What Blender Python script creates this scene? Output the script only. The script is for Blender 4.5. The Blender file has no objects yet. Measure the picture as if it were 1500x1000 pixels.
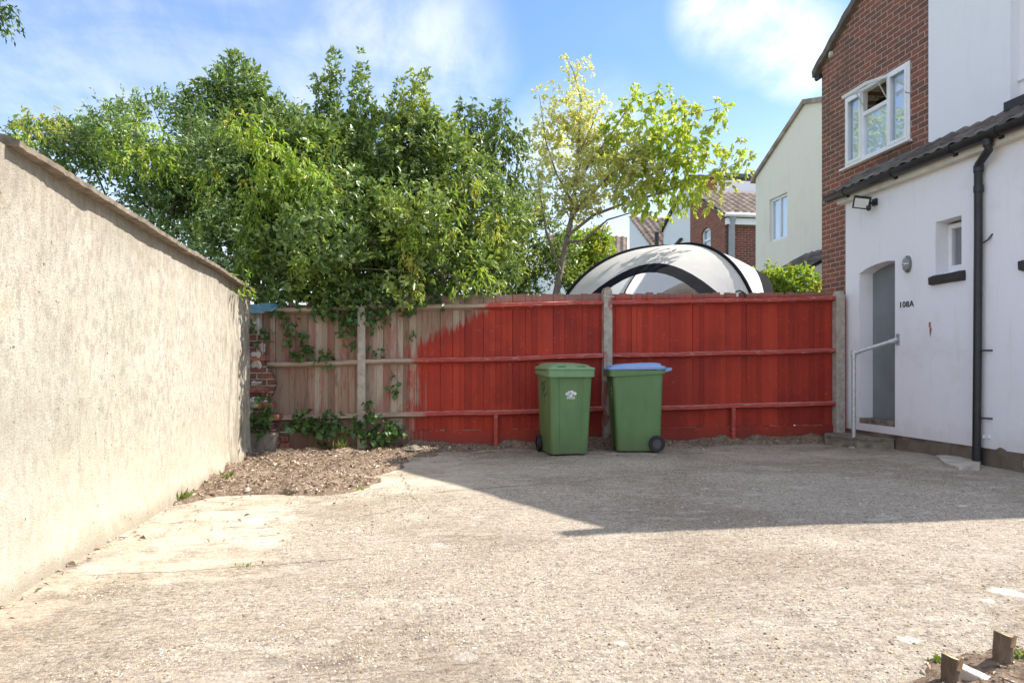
import bpy, bmesh, math, random
import numpy as np
from mathutils import Vector, Matrix
R = math.radians
scene = bpy.context.scene
col = scene.collection
rng = np.random.default_rng(11)
random.seed(5)

# ------------------------------------------------------------------ measuring
CH = 1.04; TH = math.atan(0.16); CS, SN = math.cos(TH), math.sin(TH); HZ = 538.0
def at(px, py, D):
    r = (px-750.0)*D/1000.0
    return Vector((D*SN + r*CS, D*CS - r*SN, CH + (HZ-py)*D/1000.0))
def depth_at_x(px, X): return X/(CS*((px-750.0)/1000.0 + SN/CS))
def on_x(px, py, X): return at(px, py, depth_at_x(px, X))
def on_z(px, py, z=0.0): return at(px, py, (CH-z)*1000.0/(py-HZ))
def on_y(px, py, Y): return at(px, py, Y/(CS-(px-750.0)/1000.0*SN))

# ------------------------------------------------------------------ object helpers
def tag(o, label=None, cat=None, group=None, kind=None):
    if label: o['label'] = label
    if cat: o['category'] = cat
    if group: o['group'] = group
    if kind: o['kind'] = kind
    return o
def empty(name, loc, label, cat, group=None):
    o = bpy.data.objects.new(name, None); col.objects.link(o)
    o.empty_display_size = .2
    o.location = loc
    return tag(o, label, cat, group)

class MB:
    """collects shapes (world coordinates) and links them as one mesh"""
    def __init__(s): s.v = []; s.f = []; s.m = []
    def add(s, vs, fs, mi=0):
        b = len(s.v); s.v += [tuple(v) for v in vs]
        for f in fs: s.f.append(tuple(i+b for i in f)); s.m.append(mi)
    def box(s, x0, x1, y0, y1, z0, z1, mi=0, M=None):
        vs = [Vector((x, y, z)) for x in (x0, x1) for y in (y0, y1) for z in (z0, z1)]
        if M: vs = [M @ v for v in vs]
        s.add(vs, [(0,1,3,2),(4,6,7,5),(0,4,5,1),(2,3,7,6),(0,2,6,4),(1,5,7,3)], mi)
    def quad(s, a, b, c, d, mi=0): s.add([a,b,c,d], [(0,1,2,3)], mi)
    def prism(s, pts, ext, mi=0):
        """polygon (list of Vector) swept by vector ext"""
        n = len(pts); e = Vector(ext)
        vs = [Vector(p) for p in pts] + [Vector(p)+e for p in pts]
        fs = [tuple(range(n))[::-1], tuple(range(n, 2*n))]
        fs += [(i, (i+1)%n, (i+1)%n+n, i+n) for i in range(n)]
        s.add(vs, fs, mi)
    def tube(s, path, rad, seg=8, mi=0, cap=True):
        path = [Vector(p) for p in path]; n = len(path)
        if not hasattr(rad, '__len__'): rad = [rad]*n
        base = len(s.v); up = None; rings = []
        for i, p in enumerate(path):
            t = (path[min(i+1, n-1)] - path[max(i-1, 0)])
            t = t.normalized() if t.length > 1e-9 else Vector((0,0,1))
            if up is None:
                up = Vector((0,0,1)) if abs(t.z) < .9 else Vector((1,0,0))
            a = (up - t*up.dot(t)).normalized(); b = t.cross(a); up = a
            for k in range(seg):
                w = 2*math.pi*k/seg
                s.v.append(tuple(p + (a*math.cos(w) + b*math.sin(w))*rad[i]))
        for i in range(n-1):
            for k in range(seg):
                k2 = (k+1)%seg
                s.f.append((base+i*seg+k, base+i*seg+k2, base+(i+1)*seg+k2, base+(i+1)*seg+k)); s.m.append(mi)
        if cap:
            s.f.append(tuple(base+k for k in range(seg))[::-1]); s.m.append(mi)
            s.f.append(tuple(base+(n-1)*seg+k for k in range(seg))); s.m.append(mi)
    def rings(s, loops, mi=0, cap0=True, cap1=True):
        base = len(s.v); n = len(loops[0])
        for L in loops: s.v += [tuple(p) for p in L]
        for i in range(len(loops)-1):
            for k in range(n):
                k2 = (k+1)%n
                s.f.append((base+i*n+k, base+i*n+k2, base+(i+1)*n+k2, base+(i+1)*n+k)); s.m.append(mi)
        if cap0: s.f.append(tuple(base+k for k in range(n))[::-1]); s.m.append(mi)
        if cap1:
            o = base+(len(loops)-1)*n
            s.f.append(tuple(o+k for k in range(n))); s.m.append(mi)
    def build(s, name, mat, parent=None, smooth=None, bevel=0, M=None):
        me = bpy.data.meshes.new(name)
        off = Vector(parent_world(parent)) if parent else Vector((0,0,0))
        vs = s.v
        if M is not None: vs = [tuple(M @ Vector(v)) for v in vs]
        else: vs = [(v[0]-off.x, v[1]-off.y, v[2]-off.z) for v in vs]
        me.from_pydata(vs, [], s.f)
        mats = mat if isinstance(mat, (list, tuple)) else [mat]
        for m in mats: me.materials.append(m)
        for i, p in enumerate(me.polygons): p.material_index = s.m[i]
        bm = bmesh.new(); bm.from_mesh(me); bmesh.ops.recalc_face_normals(bm, faces=bm.faces); bm.to_mesh(me); bm.free()
        me.update()
        if smooth is not None:
            me.shade_smooth()
            me.set_sharp_from_angle(angle=R(smooth))
        o = bpy.data.objects.new(name, me); col.objects.link(o)
        if parent: o.parent = parent
        if bevel:
            b = o.modifiers.new('bevel', 'BEVEL'); b.width = bevel; b.segments = 2; b.limit_method = 'ANGLE'; b.angle_limit = R(40)
        return o
def parent_world(p):
    v = Vector((0,0,0))
    while p is not None:
        v += p.location; p = p.parent
    return v

# ------------------------------------------------------------------ material helpers
class G:
    def __init__(s, name):
        s.mat = bpy.data.materials.new(name); s.mat.use_nodes = True
        s.nt = s.mat.node_tree; s.nt.nodes.clear()
        s.out = s.nt.nodes.new('ShaderNodeOutputMaterial')
    def n(s, t, out=0, props=None, **inp):
        nd = s.nt.nodes.new('ShaderNode'+t)
        for k, v in (props or {}).items(): setattr(nd, k, v)
        for k, v in inp.items():
            key = k.replace('_', ' ')
            sk = nd.inputs[int(k[1:])] if k[0] == 'i' and k[1:].isdigit() else nd.inputs[key]
            s.set(sk, v)
        return nd.outputs[out]
    def set(s, sk, v):
        if isinstance(v, bpy.types.NodeSocket): s.nt.links.new(v, sk)
        else:
            if hasattr(sk.default_value, '__len__') and hasattr(v, '__len__') and len(sk.default_value) == 4 and len(v) == 3: v = (*v, 1)
            sk.default_value = v
    def pos(s): return s.n('NewGeometry')
    def isl(s):
        nd = s.nt.nodes.new('ShaderNodeNewGeometry'); return nd.outputs['Random Per Island']
    def scale(s, vec, sc):
        return s.n('VectorMath', props={'operation':'MULTIPLY'}, i0=vec, i1=sc)
    def noise(s, vec, scale, detail=4, rough=.55, dist=0):
        return s.n('TexNoise', Vector=vec, Scale=scale, Detail=detail, Roughness=rough, Distortion=dist)
    def ramp(s, fac, stops, interp='LINEAR'):
        nd = s.nt.nodes.new('ShaderNodeValToRGB'); r = nd.color_ramp; r.interpolation = interp
        while len(r.elements) < len(stops): r.elements.new(.5)
        for e, (p, c) in zip(r.elements, stops):
            e.position = p
            e.color = (*c, 1) if hasattr(c, '__len__') else (c, c, c, 1)
        s.set(nd.inputs[0], fac); return nd.outputs[0]
    def mix(s, f, a, b, mode='MIX'):
        nd = s.nt.nodes.new('ShaderNodeMix'); nd.data_type = 'RGBA'; nd.blend_type = mode
        s.set(nd.inputs[0], f); s.set(nd.inputs[6], a); s.set(nd.inputs[7], b); return nd.outputs[2]
    def m(s, op, a, b=0.0, c=None, clamp=False):
        nd = s.nt.nodes.new('ShaderNodeMath'); nd.operation = op; nd.use_clamp = clamp
        s.set(nd.inputs[0], a); s.set(nd.inputs[1], b)
        if c is not None: s.set(nd.inputs[2], c)
        return nd.outputs[0]
    def xyz(s, vec):
        nd = s.nt.nodes.new('ShaderNodeSeparateXYZ'); s.set(nd.inputs[0], vec); return nd.outputs
    def comb(s, x, y, z=0.0): return s.n('CombineXYZ', X=x, Y=y, Z=z)
    def smooth(s, v, a, b):
        nd = s.nt.nodes.new('ShaderNodeMapRange'); nd.interpolation_type = 'SMOOTHSTEP'
        s.set(nd.inputs[0], v); nd.inputs[1].default_value = a; nd.inputs[2].default_value = b
        return nd.outputs[0]
    def bump(s, h, strength=.5, dist=.01, normal=None):
        nd = s.nt.nodes.new('ShaderNodeBump'); nd.inputs['Strength'].default_value = strength
        nd.inputs['Distance'].default_value = dist; s.set(nd.inputs['Height'], h)
        if normal is not None: s.set(nd.inputs['Normal'], normal)
        return nd.outputs[0]
    def pbr(s, color, rough=.7, normal=None, metal=0.0, spec=.5, **kw):
        nd = s.nt.nodes.new('ShaderNodeBsdfPrincipled')
        s.set(nd.inputs['Base Color'], color); s.set(nd.inputs['Roughness'], rough)
        s.set(nd.inputs['Metallic'], metal); s.set(nd.inputs['Specular IOR Level'], spec)
        if normal is not None: s.set(nd.inputs['Normal'], normal)
        return nd.outputs[0]
    def done(s, sh): s.nt.links.new(sh, s.out.inputs[0]); return s.mat

def simple(name, c, rough=.6, metal=0, var=.15, nscale=8, bump=.15, bscale=60, spec=.5):
    g = G(name); p = g.pos()
    n = g.noise(p, nscale, 5)
    c1 = tuple(x*(1-var) for x in c); c2 = tuple(min(1, x*(1+var)) for x in c)
    cc = g.ramp(n, [(.3, c1), (.7, c2)])
    return g.done(g.pbr(cc, rough, g.bump(g.noise(p, bscale, 3), bump, .005), metal, spec))

def m_leaf(name, cols, trans=.35, rough=.45, tint=None, tscale=1.2, tcol=(1.25,1.2,.6), spec=.4):
    """leaf colour varies from leaf to leaf; larger drifts of younger growth"""
    g = G(name); isl = g.isl()
    n = len(cols)
    c = g.ramp(isl, [(i/(n-1), k) for i, k in enumerate(cols)])
    if tint is not None:
        nn = g.noise(g.pos(), tscale, 2)
        c = g.mix(g.smooth(nn, .5, .68), c, tint)
        c = g.mix(g.m('MULTIPLY', g.smooth(isl, .85, .9), .5), c, tint)
    b = g.pbr(c, rough, spec=spec)
    tr = g.n('BsdfTranslucent', Color=g.mix(1.0, c, (*tcol, 1), 'MULTIPLY'))
    return g.done(g.n('MixShader', Fac=trans, i1=b, i2=tr))

# ---- materials
def m_yard():
    g = G('exposed_concrete'); p = g.pos(); x, y, z = g.xyz(p)
    warp = g.noise(p, 3.0, 3)
    big = g.noise(p, .7, 5, .6); mid = g.noise(p, 4.5, 5, .65)
    fine = g.noise(p, 58, 5, .8); vf = g.noise(p, 170, 3, .75)
    st = g.noise(g.scale(p, (1.0, 9.0, 1.0)), 5.0, 4, .7)
    agg = g.ramp(fine, [(.32, (.095,.078,.06)), (.44, (.34,.285,.22)), (.54, (.62,.54,.425)), (.68, (.84,.765,.64))])
    agg = g.mix(.45, agg, g.ramp(vf, [(.36, (.10,.085,.066)), (.5, (.54,.47,.37)), (.64, (.85,.785,.66))]))
    vor = g.nt.nodes.new('ShaderNodeTexVoronoi'); vor.inputs['Scale'].default_value = 62; g.set(vor.inputs['Vector'], p)
    peb = g.ramp(g.xyz(vor.outputs['Color'])[0], [(0, (.15,.115,.09)), (.3, (.42,.35,.27)), (.6, (.56,.485,.38)), (.8,(.60,.47,.29)), (1, (.84,.78,.69))])
    agg = g.mix(.42, agg, peb)
    # smooth worn screed along the wall and round the soil
    edge = g.m('ADD', x, g.m('MULTIPLY', g.m('SUBTRACT', warp, .5), .9))
    s1 = g.smooth(edge, -.62, -.82)
    s1 = g.m('MULTIPLY', s1, g.smooth(g.m('ADD', y, g.m('MULTIPLY', warp, .25)), 3.62, 3.72))
    s2 = g.smooth(edge, -1.38, -1.62)
    s3 = g.m('MULTIPLY', g.smooth(g.m('ADD', y, g.m('MULTIPLY', warp, 1.2)), 5.7, 6.9), g.smooth(edge, 1.4, .1))
    scm = g.m('MAXIMUM', g.m('MAXIMUM', s1, s2), s3)
    scm = g.m('MULTIPLY', scm, g.smooth(mid, .30, .50))
    scol = g.ramp(mid, [(.25, (.45,.375,.275)), (.5, (.59,.51,.385)), (.75, (.66,.58,.455))])
    scol = g.mix(.38, scol, agg)
    c = g.mix(g.m('MULTIPLY', scm, .62), agg, scol)
    # broad stains, pale wear
    c = g.mix(g.smooth(big, .46, .60), c, g.mix(1.0, c, (.80,.775,.745,1), 'MULTIPLY'))
    rdg = g.noise(g.scale(p, (1.6, 7.0, 1.0)), 2.6, 6, .75)
    c = g.mix(g.m('MULTIPLY', g.smooth(rdg, .52, .66), .40), c, g.mix(1.0, c, (.58,.55,.52,1), 'MULTIPLY'))
    c = g.mix(g.m('MULTIPLY', g.smooth(rdg, .47, .36), .22), c, (.70,.63,.51,1))
    rib = g.n('TexWave', out=1, props={'wave_type':'BANDS','bands_direction':'Y'}, Vector=p, Scale=9.0, Distortion=5.0, Detail=4.0, Detail_Scale=2.5, Detail_Roughness=.7)
    ribm = g.m('MULTIPLY', g.smooth(g.noise(p, 1.1, 3), .42, .58), g.m('SUBTRACT', 1.0, scm))
    c = g.mix(g.m('MULTIPLY', g.m('MULTIPLY', g.smooth(rib, .6, .95), ribm), .28), c, (.20,.165,.13,1))
    blt = g.noise(p, 24, 4, .75)
    c = g.mix(g.m('MULTIPLY', g.m('MULTIPLY', g.smooth(blt, .54, .66), g.m('SUBTRACT', 1.0, scm)), .6), c, (.13,.11,.09,1))
    c = g.mix(g.m('MULTIPLY', g.smooth(g.noise(p, 6, 4, .7), .60, .68), .3), c, (.62,.47,.28,1))
    c = g.mix(g.m('MULTIPLY', g.smooth(st, .55, .75), .45), c, g.mix(1.0, c, (.55,.52,.48,1), 'MULTIPLY'))
    c = g.mix(g.m('MULTIPLY', g.smooth(g.noise(g.scale(p, (1,2.2,1)), 2.3, 4, .6), .56, .68), .45), c, (.70,.635,.52,1))
    # moss and dirt by the soil
    dirt = g.m('MULTIPLY', g.smooth(g.noise(g.scale(p, (1,2.6,1)), 3.1, 5, .7), .56, .70), g.m('MULTIPLY', g.smooth(x, -.2, -.7), g.smooth(y, 3.9, 4.6)))
    c = g.mix(g.m('MULTIPLY', dirt, .85), c, (.085,.066,.045,1))
    dirt2 = g.m('MULTIPLY', g.smooth(g.noise(p, 2.2, 6, .75), .50, .64), g.smooth(y, 7.3, 8.3))
    c = g.mix(g.m('MULTIPLY', dirt2, .8), c, (.12,.095,.07,1))
    dk = g.m('MULTIPLY', g.smooth(g.noise(g.scale(p, (1,1.6,1)), 1.7, 5, .7), .56, .70), g.smooth(y, 3.2, 2.4))
    c = g.mix(g.m('MULTIPLY', dk, .55), c, (.15,.13,.11,1))
    # pale worn flecks
    v2 = g.nt.nodes.new('ShaderNodeTexVoronoi'); v2.inputs['Scale'].default_value = 3.4; g.set(v2.inputs['Vector'], g.n('VectorMath', props={'operation':'ADD'}, i0=g.scale(p, (1,1.3,1)), i1=g.scale(g.noise(p, 14, 3), (.12,.12,.12))))
    sp = g.m('MULTIPLY', g.smooth(v2.outputs['Distance'], .20, .11), g.smooth(g.xyz(v2.outputs['Color'])[0], .76, .80))
    c = g.mix(g.m('MULTIPLY', sp, .45), c, (.68,.64,.57,1))
    for (px, py, rr) in ((1472,868,.075),(1492,873,.05),(1447,881,.04),(1410,742,.05),(1105,716,.035),(1035,716,.03),(1240,700,.03),(910,944,.03),(1330,940,.05)):
        q = on_z(px, py); wob = g.n('VectorMath', props={'operation':'ADD'}, i0=p, i1=g.scale(g.n('VectorMath', props={'operation':'SUBTRACT'}, i0=g.noise(p, 30, 4, .7), i1=(.5,.5,.5)), (.05,.05,0)))
        dd = g.n('VectorMath', out=1, props={'operation':'DISTANCE'}, i0=wob, i1=(q.x, q.y, 0))
        c = g.mix(g.m('MULTIPLY', g.smooth(dd, rr, rr*.5), .8), c, (.80,.78,.73,1))
    # joints
    def line(ax, ay, bx, by, w, amp):
        L = math.hypot(bx-ax, by-ay); ux, uy = (bx-ax)/L, (by-ay)/L
        t = g.m('ADD', g.m('MULTIPLY', g.m('SUBTRACT', x, ax), ux), g.m('MULTIPLY', g.m('SUBTRACT', y, ay), uy))
        d = g.m('ADD', g.m('MULTIPLY', g.m('SUBTRACT', x, ax), -uy), g.m('MULTIPLY', g.m('SUBTRACT', y, ay), ux))
        d = g.m('ABSOLUTE', g.m('ADD', d, g.m('MULTIPLY', g.m('SUBTRACT', g.noise(p, 5, 5, .7), .5), amp)))
        k = g.m('MULTIPLY', g.smooth(d, w, w*.3), g.m('MULTIPLY', g.smooth(t, -.05, .05), g.smooth(t, L+.05, L-.05)))
        return k
    def wl(p0, p1, w, amp):
        a, b = on_z(*p0), on_z(*p1); return line(a.x, a.y, b.x, b.y, w, amp)
    ln = wl((120,842), (520,818), .008, .10)
    for args in (((640,722),(1010,690),.018,.16), ((585,690),(606,735),.008,.25), ((520,757),(760,716),.006,.3), ((940,690),(1330,672),.010,.4)):
        ln = g.m('MAXIMUM', ln, wl(*args))
    c = g.mix(g.m('MULTIPLY', ln, g.m('MULTIPLY', g.smooth(mid, .38, .60), .8)), c, (.12,.10,.075,1))
    hsv = g.nt.nodes.new('ShaderNodeHueSaturation'); hsv.inputs['Saturation'].default_value = .93; g.set(hsv.inputs['Color'], c); c = hsv.outputs[0]
    h = g.m('ADD', g.m('MULTIPLY', fine, .8), g.m('ADD', g.m('MULTIPLY', vf, .35), g.m('MULTIPLY', vor.outputs['Distance'], -.25)))
    h = g.m('MULTIPLY', h, g.m('SUBTRACT', 1.0, g.m('MULTIPLY', scm, .6)))
    h = g.m('SUBTRACT', h, g.m('MULTIPLY', ln, .8))
    h = g.m('ADD', h, g.m('MULTIPLY', rdg, .5))
    return g.done(g.pbr(c, .93, g.bump(h, 1.0, .022), spec=.2))

def m_soil():
    g = G('bare_soil'); p = g.pos()
    n = g.noise(p, 22, 6, .75)
    c = g.ramp(n, [(.3, (.10,.07,.05)), (.5, (.27,.20,.145)), (.72, (.45,.36,.27))])
    return g.done(g.pbr(c, .95, g.bump(n, 1, .04), spec=.15))

def m_stucco():
    g = G('weathered_cream_render'); p = g.pos(); x, y, z = g.xyz(p)
    v = g.comb(y, z, x)
    streak = g.noise(g.scale(v, (3.2, 1.1, 1)), 2.0, 7, .72)
    blot = g.noise(v, .8, 5, .6); fine = g.noise(v, 95, 4, .75); med = g.noise(g.scale(v, (1.9,1,1)), 11, 7, .78)
    c = g.ramp(streak, [(.28, (.39,.36,.30)), (.5, (.48,.445,.375)), (.75, (.55,.52,.45))])
    c = g.mix(g.m('MULTIPLY', g.smooth(blot, .46, .62), .62), c, (.37,.365,.30,1))
    c = g.mix(g.m('MULTIPLY', g.smooth(med, .48, .60), .72), c, (.30,.275,.225,1))
    c = g.mix(g.m('MULTIPLY', g.smooth(med, .46, .34), .45), c, (.62,.575,.485,1))
    b2 = g.noise(g.scale(v, (1.5,1,1)), 1.7, 6, .7)
    c = g.mix(g.m('MULTIPLY', g.smooth(b2, .52, .68), .38), c, (.58,.51,.37,1))
    c = g.mix(g.m('MULTIPLY', g.smooth(fine, .52, .66), .6), c, (.25,.215,.165,1))
    c = g.mix(g.m('MULTIPLY', g.smooth(fine, .44, .32), .35), c, (.80,.73,.60,1))
    lo = g.m('ADD', z, g.m('MULTIPLY', g.m('SUBTRACT', streak, .5), 1.2))
    c = g.mix(g.m('MULTIPLY', g.smooth(lo, .75, .1), .4), c, (.60,.54,.425,1))
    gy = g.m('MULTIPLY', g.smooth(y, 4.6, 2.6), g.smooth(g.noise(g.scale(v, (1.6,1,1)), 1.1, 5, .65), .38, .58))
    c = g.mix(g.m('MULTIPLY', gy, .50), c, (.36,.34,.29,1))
    vc = g.nt.nodes.new('ShaderNodeTexVoronoi'); vc.feature = 'DISTANCE_TO_EDGE'; vc.inputs['Scale'].default_value = .75; g.set(vc.inputs['Vector'], g.n('VectorMath', props={'operation':'ADD'}, i0=v, i1=g.scale(g.noise(v, 3.5, 6, .7), (.5,.5,0))))
    crk = g.m('MULTIPLY', g.smooth(vc.outputs['Distance'], .006, .001), g.smooth(g.noise(v, .9, 3), .50, .58))
    c = g.mix(g.m('MULTIPLY', crk, .0), c, (.12,.10,.075,1))
    dmp = g.m('ADD', z, g.m('MULTIPLY', g.m('SUBTRACT', g.noise(v, 2.2, 6, .7), .5), .5))
    c = g.mix(g.m('MULTIPLY', g.smooth(dmp, .16, .02), .5), c, (.26,.22,.155,1))
    # rain-washed dirt under the coping and black lichen plus painted-in shade at the far end
    tp = g.m('ADD', z, g.m('MULTIPLY', g.m('SUBTRACT', g.noise(g.scale(v, (14,1.5,1)), 1, 5, .7), .5), 1.0))
    c = g.mix(g.m('MULTIPLY', g.smooth(tp, 1.62, 2.0), .45), c, (.25,.21,.16,1))
    en = g.m('MULTIPLY', g.smooth(y, 6.9, 7.5), g.smooth(g.noise(g.scale(v, (5,1.2,1)), 1.6, 6, .75), .46, .58))
    c = g.mix(g.m('MULTIPLY', en, .6), c, (.20,.175,.135,1))
    sp = g.noise(v, 28, 2, .5)
    c = g.mix(g.m('MULTIPLY', g.smooth(sp, .70, .74), .7), c, (.10,.085,.06,1))
    h = g.m('ADD', fine, g.m('MULTIPLY', med, .8))
    return g.done(g.pbr(c, .95, g.bump(h, .75, .012), spec=.15))

def m_brick(name, axis, c1=(.27,.105,.075), c2=(.16,.088,.07), mortar=(.46,.35,.275), bias=0.0, dark=.5):
    g = G(name); p = g.pos(); x, y, z = g.xyz(p)
    u = y if axis == 'X' else x
    wob = g.scale(g.noise(p, 9, 2), (.012,.012,0))
    v = g.n('VectorMath', props={'operation':'ADD'}, i0=g.comb(u, z, 0.0), i1=wob)
    nd = g.nt.nodes.new('ShaderNodeTexBrick')
    g.set(nd.inputs['Vector'], v); nd.inputs['Scale'].default_value = 1
    for k, q in (('Mortar Size', .0065), ('Mortar Smooth', .25), ('Bias', bias), ('Brick Width', .226), ('Row Height', .0755)): nd.inputs[k].default_value = q
    nd.inputs['Color1'].default_value = (*c1, 1); nd.inputs['Color2'].default_value = (*c2, 1)
    nd.inputs['Mortar'].default_value = (*mortar, 1)
    c = g.mix(.55, nd.outputs['Color'], g.mix(1.0, nd.outputs['Color'], g.ramp(g.noise(p, 26, 4, .7), [(.3, .45), (.7, 1.6)]), 'MULTIPLY'))
    st = g.noise(g.scale(p, (1,1,.6)), 1.6, 5, .65)
    c = g.mix(g.m('MULTIPLY', g.smooth(st, .50, .70), dark), c, (.10,.075,.06,1))
    h = g.m('SUBTRACT', g.m('MULTIPLY', g.noise(p, 60, 3), .35), nd.outputs['Fac'])
    return g.done(g.pbr(c, .9, g.bump(h, .8, .01), spec=.2))

def m_render(name, c=(.80,.80,.80), dirt=(.55,.52,.46), amt=.25, streaks=.0):
    g = G(name); p = g.pos(); x, y, z = g.xyz(p)
    n = g.noise(p, 1.3, 6, .65); f = g.noise(p, 42, 4, .6); m_ = g.noise(p, 7, 4, .6)
    cc = g.mix(g.m('MULTIPLY', g.smooth(n, .50, .75), amt), c, dirt)
    st = g.noise(g.scale(p, (8,8,.7)), 1.3, 5, .7)
    cc = g.mix(g.m('MULTIPLY', g.smooth(st, .54, .72), streaks), cc, dirt)
    lo = g.m('ADD', z, g.m('MULTIPLY', g.m('SUBTRACT', m_, .5), .5))
    cc = g.mix(g.m('MULTIPLY', g.smooth(lo, .50, .15), .35), cc, dirt)
    h = g.m('ADD', g.m('MULTIPLY', f, .5), g.m('ADD', m_, g.m('MULTIPLY', n, 2.5)))
    return g.done(g.pbr(cc, .88, g.bump(h, .35, .012), spec=.25))

def m_board():
    """fence timber: red paint where it was brushed on, bare silvered wood elsewhere"""
    g = G('fence_timber'); p = g.pos(); x, y, z = g.xyz(p); isl = g.isl()
    grain = g.noise(g.scale(p, (60, 60, 2.2)), 1.0, 4, .65)
    blot = g.noise(p, 5, 5, .65); sm = g.noise(p, 1.1, 4, .6)
    red = g.ramp(g.m('ADD', g.m('MULTIPLY', isl, .45), g.m('MULTIPLY', grain, .55)), [(.08, (.20,.020,.013)), (.35, (.36,.035,.019)), (.6, (.43,.044,.022)), (.92, (.56,.078,.036))])
    red = g.mix(g.m('MULTIPLY', g.smooth(grain, .52, .70), .5), red, (.21,.026,.016,1))
    red = g.mix(g.m('MULTIPLY', g.smooth(sm, .42, .60), .7), red, g.mix(1.0, red, (.68,.70,.85,1), 'MULTIPLY'))
    red = g.mix(g.m('MULTIPLY', g.smooth(blot, .60, .75), .35), red, (.50,.075,.045,1))
    wood = g.ramp(g.m('ADD', g.m('MULTIPLY', isl, .6), g.m('MULTIPLY', grain, .4)), [(.1, (.14,.10,.072)), (.4, (.27,.19,.135)), (.6, (.33,.255,.19)), (.9, (.48,.42,.34))])
    wood = g.mix(g.m('MULTIPLY', g.smooth(g.noise(g.scale(p, (14,14,1.6)), 1, 4, .7), .46, .62), .65), wood, (.30,.105,.085,1))
    wood = g.mix(g.m('MULTIPLY', g.smooth(g.noise(g.scale(p, (9,9,2)), 2, 4, .7), .54, .68), .55), wood, (.10,.085,.055,1))
    jog = g.m('ADD', g.m('MULTIPLY', g.m('SUBTRACT', g.noise(p, 3.2, 4, .6), .5), .5), g.m('MULTIPLY', g.m('SUBTRACT', g.noise(g.scale(p, (26,26,1.6)), 1, 4, .7), .5), .95))
    bx = g.m('ADD', .10, g.m('MULTIPLY', g.m('MAXIMUM', g.m('SUBTRACT', z, 1.30), 0.0), 1.9))
    mask = g.smooth(g.m('SUBTRACT', g.m('ADD', x, jog), bx), -.10, .16)
    c = g.mix(mask, wood, red)
    # worn top ends
    tz = g.m('SUBTRACT', z, g.m('MULTIPLY', x, .024))
    tz = g.m('ADD', tz, g.m('MULTIPLY', g.m('SUBTRACT', grain, .5), .12))
    tz = g.m('ADD', tz, g.m('MULTIPLY', g.smooth(x, 2.72, 2.68), .055))
    c = g.mix(g.m('MULTIPLY', g.smooth(tz, 1.86, 1.95), .68), c, (.23,.185,.155,1))
    # scuffs through the paint
    wn = g.noise(g.scale(p, (3,6,9)), 4, 5, .75)
    c = g.mix(g.m('MULTIPLY', g.smooth(wn, .61, .70), .5), c, (.55,.33,.26,1))
    bz = g.m('ADD', z, g.m('MULTIPLY', g.m('SUBTRACT', blot, .5), .25))
    c = g.mix(g.m('MULTIPLY', g.smooth(bz, .28, .05), .45), c, (.14,.06,.045,1))
    return g.done(g.pbr(c, .72, g.bump(grain, .4, .006), spec=.3))

def m_rail():
    g = G('fence_rail_timber'); p = g.pos(); x, y, z = g.xyz(p)
    grain = g.noise(g.scale(p, (2.2, 50, 50)), 1.0, 4, .65)
    red = g.ramp(grain, [(.3, (.33,.05,.038)), (.7, (.49,.088,.065))])
    wood = g.ramp(grain, [(.3, (.24,.17,.12)), (.7, (.50,.41,.32))])
    jog = g.m('MULTIPLY', g.m('SUBTRACT', g.noise(p, 4, 4, .6), .5), .5)
    mask = g.smooth(g.m('SUBTRACT', g.m('ADD', x, jog), g.m('ADD', .12, g.m('MULTIPLY', g.m('MAXIMUM', g.m('SUBTRACT', z, 1.3), 0.0), 1.7))), -.03, .12)
    c = g.mix(mask, wood, red)
    wn = g.noise(g.scale(p, (2.4,7,16)), 3, 6, .8)
    nz = g.xyz(g.n('NewGeometry', out=1))[2]
    edge = g.m('ADD', wn, g.m('MULTIPLY', g.smooth(nz, .1, .8), .13))
    c = g.mix(g.m('MULTIPLY', g.smooth(edge, .53, .66), .75), c, (.58,.40,.34,1))
    return g.done(g.pbr(c, .8, g.bump(grain, .5, .006), spec=.25))

def m_post():
    g = G('cast_concrete_post'); p = g.pos(); x, y, z = g.xyz(p)
    n = g.noise(p, 12, 5, .7); f = g.noise(p, 110, 3, .7)
    c = g.ramp(n, [(.3, (.30,.265,.22)), (.7, (.55,.51,.44))])
    c = g.mix(g.m('MULTIPLY', g.smooth(f, .5, .7), .5), c, (.22,.19,.15,1))
    rm = g.m('MULTIPLY', g.smooth(g.noise(g.scale(p, (4,4,1.6)), 2.2, 4, .65), .50, .60), g.m('MULTIPLY', g.smooth(x, 1.6, 2.2), g.smooth(x, 4.6, 4.0)))
    c = g.mix(g.m('MULTIPLY', rm, .75), c, (.33,.06,.045,1))
    return g.done(g.pbr(c, .9, g.bump(f, .7, .008), spec=.2))

def m_tile(name, c1, c2, lichen=(.5,.48,.42)):
    g = G(name); p = g.pos(); isl = g.isl()
    n = g.noise(p, 6, 5, .65)
    c = g.ramp(n, [(.3, c1), (.7, c2)])
    v = g.nt.nodes.new('ShaderNodeTexVoronoi'); v.inputs['Scale'].default_value = 4.2; g.set(v.inputs['Vector'], p)
    c = g.mix(.5, c, g.mix(1.0, c, g.ramp(g.xyz(v.outputs['Color'])[0], [(0, .55), (1, 1.5)]), 'MULTIPLY'))
    c = g.mix(g.m('MULTIPLY', g.smooth(g.noise(p, 17, 4, .7), .63, .70), .6), c, lichen)
    return g.done(g.pbr(c, .9, g.bump(g.noise(p, 70, 3), .5, .006), spec=.2))

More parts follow.
